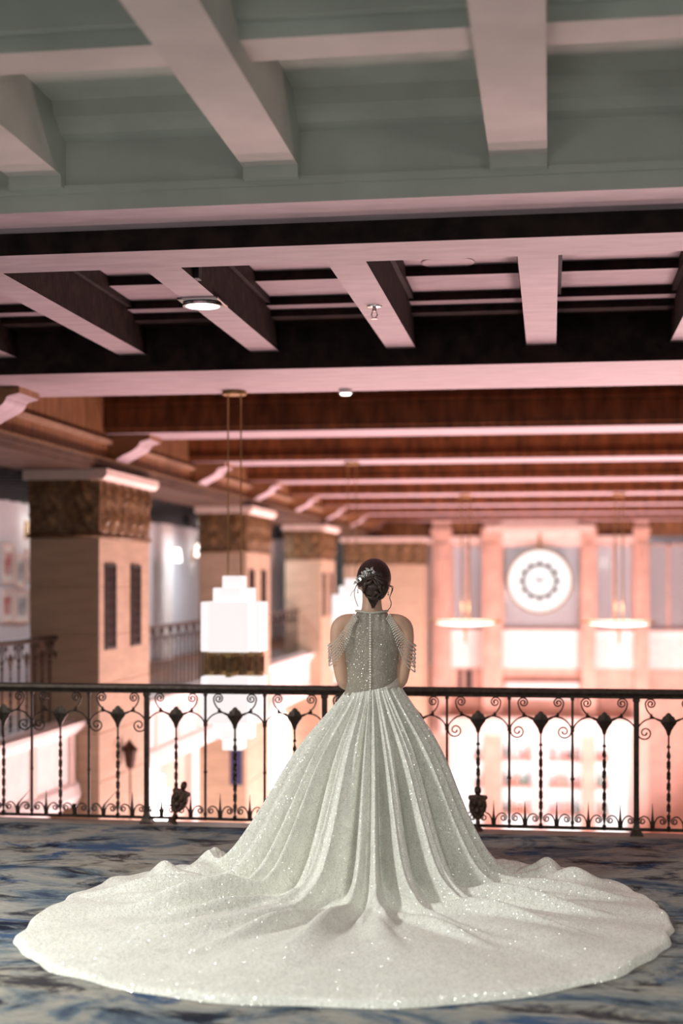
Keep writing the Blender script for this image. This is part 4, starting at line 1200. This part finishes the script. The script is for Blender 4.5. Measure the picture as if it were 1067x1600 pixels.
# the cone of the skirt
PS, SS = np.meshgrid(psi, S)                 # rows: s, cols: psi
def sst(x, a, b):
    t = np.clip((x - a) / (b - a), 0, 1); return t * t * (3 - 2 * t)
kap = np.interp(PS, [-180, -120, -90, -45, 0, 45, 90, 120, 180], [.56, .60, .66, .64, .66, .58, .52, .55, .56])
rw = np.interp(PS, [-180, -90, 0, 90, 180], [.100, .143, .107, .143, .100])
ztop = 1.005 - .008 * np.cos(PS * deg) + .022 * np.sin(PS * deg)
rc = rw + kap * 1.0
half = .56
tcon = np.clip(SS / half, 0, 1); ttr = np.clip((SS - half) / (1 - half), 0, 1)
# warp: folds swing outwards along the floor
warp = 19 * np.tanh(PS / 13) * np.clip((118 - np.abs(PS)) / 50, 0, 1)
PA = PS + warp * sst(SS, half * .72, .98) * .9
Rhem = np.interp((PA + 180) % 360 - 180, hem_psi, hem_R)
# soften the table's kinks
ker = np.hanning(41); ker /= ker.sum()
tab = np.interp(np.linspace(-180, 180, 1440, endpoint=False), hem_psi, hem_R)
tab = np.convolve(np.concatenate([tab[-20:], tab, tab[:20]]), ker, 'valid')
Rhem = np.interp(((PA + 180) % 360) / 360 * 1440, np.arange(1440), tab)
Rhem = np.maximum(Rhem, rc + .02)
R0 = np.where(SS < half, rw + (rc - rw) * tcon, rc + (Rhem - rc) * ttr)
zl_ = ztop * (1 - (R0 - rw) / (rc - rw))
# convex fullness under the waist
R0 = R0 + .050 * np.sin(np.pi * np.clip(tcon, 0, 1)) ** 1.0 * np.exp(-((tcon - .22) / .30) ** 2)
sp_w = .060
Z0 = sp_w * np.log1p(np.exp(np.clip(zl_ / sp_w, -40, 40)))
# folds: explicit valleys on the visible back, random ones in front
val = [(-97, .040, 3.2), (-84, .046, 3.4), (-71, .044, 3.0), (-60, .050, 3.4), (-48, .040, 2.6), (-38, .056, 3.2), (-27, .044, 2.8), (-18, .034, 2.4), (-9, .044, 2.8), (-2, .030, 2.0), (6, .050, 2.8), (14, .032, 2.2), (23, .048, 3.0), (34, .036, 2.8), (45, .048, 3.2), (57, .040, 2.8), (69, .046, 3.2), (82, .042, 3.2), (95, .040, 3.2)]
a = 112
while a < 250:
    val.append(((a + 180) % 360 - 180, .04, 3.2)); a += 15 + rng.uniform(-3, 3)
Fd = np.zeros_like(PS)
for (c, dpt, wd) in val:
    dpt = dpt * (1.45 if c in (-84, -60, -38, -9, 6, 23, 45, 69) else .72)
    wd = wd * (1.25 if c in (-84, -60, -38, -9, 6, 23, 45, 69) else .9)
    drift = 2.2 * np.sin(c * 1.7 + SS * 3.0) * SS
    dlt = (PS - c - drift + 180) % 360 - 180
    wloc = wd * (.95 + .45 * SS)
    asym = np.where(dlt > 0, .55, 1.25) if int(abs(c)) % 2 else np.where(dlt > 0, 1.25, .55)
    x = dlt / (wloc * asym)
    Fd += -2.1 * dpt * np.exp(-np.abs(x) ** 1.8) + dpt * .45 * np.exp(-((np.abs(x) - 1.7) / .7) ** 2)
env = (.22 + .50 * sst(SS, .0, .30) + .55 * sst(SS, .2, .55)) * sst(SS, -.02, .06) * (1 - sst(SS, half * 1.02, .88)) * 1.02
env_tr = sst(SS, half * .8, half * 1.05) * (1 - sst(SS, half * 1.0, .97)) ** 1.3
# fine pleats at the waist that merge lower down
pl_ph = PS * 24 / 360 * 2 * np.pi + .9 * np.sin(PS * deg * 3 + 1)
pleat = (1 - np.abs(np.sin(pl_ph / 2)) ** .8) * -1
pe = np.exp(-((SS - .05) / .16) ** 2) * (1 - np.exp(-(SS / .02) ** 2) * .5)
# long low undulations on the train
und = .5 * np.sin(PS * deg * 9 + 2.0 + 3 * SS) + .5 * np.sin(PS * deg * 15 - 1.3 + 5 * SS) + .35 * np.sin(PS * deg * 27 + 7 * SS)
und_e = sst(SS, half, .68) * (1 - sst(SS, .80, .99))
dr = Fd * env * .95 + .016 * pleat * pe
R1 = R0 + dr * (1 - sst(SS, half * .9, half * 1.2)) + Fd * .25 * sst(SS, half * .9, half * 1.2) * (1 - sst(SS, half, .8))
fold_floor = np.maximum(0, Fd + .035)
Z1 = Z0 + dr * .25 * (1 - sst(SS, half * .8, half)) + fold_floor * env_tr * 0.85 + .020 * np.maximum(0, und + .25) * und_e
Lx = R1 * np.sin(PA * deg); Lyc = R1 * np.cos(PA * deg)       # Lyc toward the camera
# lumps: gathered cloth at the sides and in the middle of the train
def lump(x, y, sx, sy, h, rot=0):
    c, s = math.cos(rot), math.sin(rot); dx = Lx - x; dy = Lyc - y
    a_ = (dx * c + dy * s) / sx; b_ = (-dx * s + dy * c) / sy
    return h * np.exp(-(a_ ** 2 + b_ ** 2))
tr = sst(SS, half * .92, half * 1.1) * (1 - sst(SS, .94, .995))
Z1 = Z1 + tr * (lump(-.90, .02, .10, .09, .075) + lump(-1.08, .06, .07, .08, .060) + lump(-.80, -.1, .08, .09, .09) + lump(.90, .04, .09, .07, .095) + lump(1.02, .18, .11, .05, .06, .3) + lump(.78, .02, .06, .09, .05)
     + lump(-.03, .95, .025, .13, .040, .25) + lump(.06, .98, .022, .12, .045, -.25) + lump(.02, .84, .04, .05, .035)
     + lump(-.72, .62, .035, .36, 0.112, 1.05) + lump(-.62, .88, .035, .40, 0.096, .90) + lump(-.42, 1.08, .032, .36, 0.080, .62) + lump(-.95, .40, .04, .30, 0.088, 1.30) + lump(-.22, 1.2, .04, .30, 0.048, .35)
     + lump(.62, .60, .035, .36, 0.104, -1.05) + lump(.80, .42, .038, .32, 0.088, -1.30) + lump(.52, .90, .034, .36, 0.072, -.85) + lump(.30, 1.1, .034, .32, 0.051, -.55))
nzv = np.zeros_like(Z1)
for k in range(10):
    fx, fy = rng.normal(0, 9), rng.normal(0, 9); nzv += np.sin(Lx * fx + Lyc * fy + rng.uniform(0, 6)) * .0011
Z1 = Z1 + nzv * sst(SS, .3, .7)
# hem: body of the cloth rides on a soft edge that rolls down to the carpet
hemw = (.004 * np.sin(PS * deg * 31) + .004 * np.sin(PS * deg * 53 + 1))
hz = .024 + .010 * np.sin(PS * deg * 23 + .5) * np.sin(PS * deg * 7)
edge = np.sqrt(np.clip(1 - np.clip((SS - .988) / .012, 0, 1) ** 2, 0, 1))
Z1 = (np.maximum(Z1, .004) + hz * sst(SS, half, .8)) * (edge * .97 + .03) + .002
sc = 1 + hemw * sst(SS, .9, 1)
Lx *= sc; Lyc *= sc
co = np.stack([Lx, -Lyc, Z1], -1).reshape(-1, 3)
idx = np.arange(NS * NP).reshape(NS, NP)
q = np.stack([idx[:-1], np.roll(idx, -1, 1)[:-1], np.roll(idx, -1, 1)[1:], idx[1:]], -1).reshape(-1, 4)
q = q[:, ::-1]
sk_me = bpy.data.meshes.new('skirt')
sk_me.vertices.add(len(co)); sk_me.vertices.foreach_set('co', co.ravel().astype(np.float32))
sk_me.loops.add(q.size); sk_me.loops.foreach_set('vertex_index', q.ravel().astype(np.int32))
sk_me.polygons.add(len(q)); sk_me.polygons.foreach_set('loop_start', np.arange(0, q.size, 4, dtype=np.int32))
sk_me.polygons.foreach_set('use_smooth', np.ones(len(q), dtype=bool))
sk_me.update(calc_edges=True); sk_me.validate()
sk_me.materials.append(MATS['skirt_cloth'])
skirt = bpy.data.objects.new('skirt', sk_me); COL.objects.link(skirt); skirt.parent = person
skirt['label'] = 'ivory sequinned ball skirt with a wide round train'
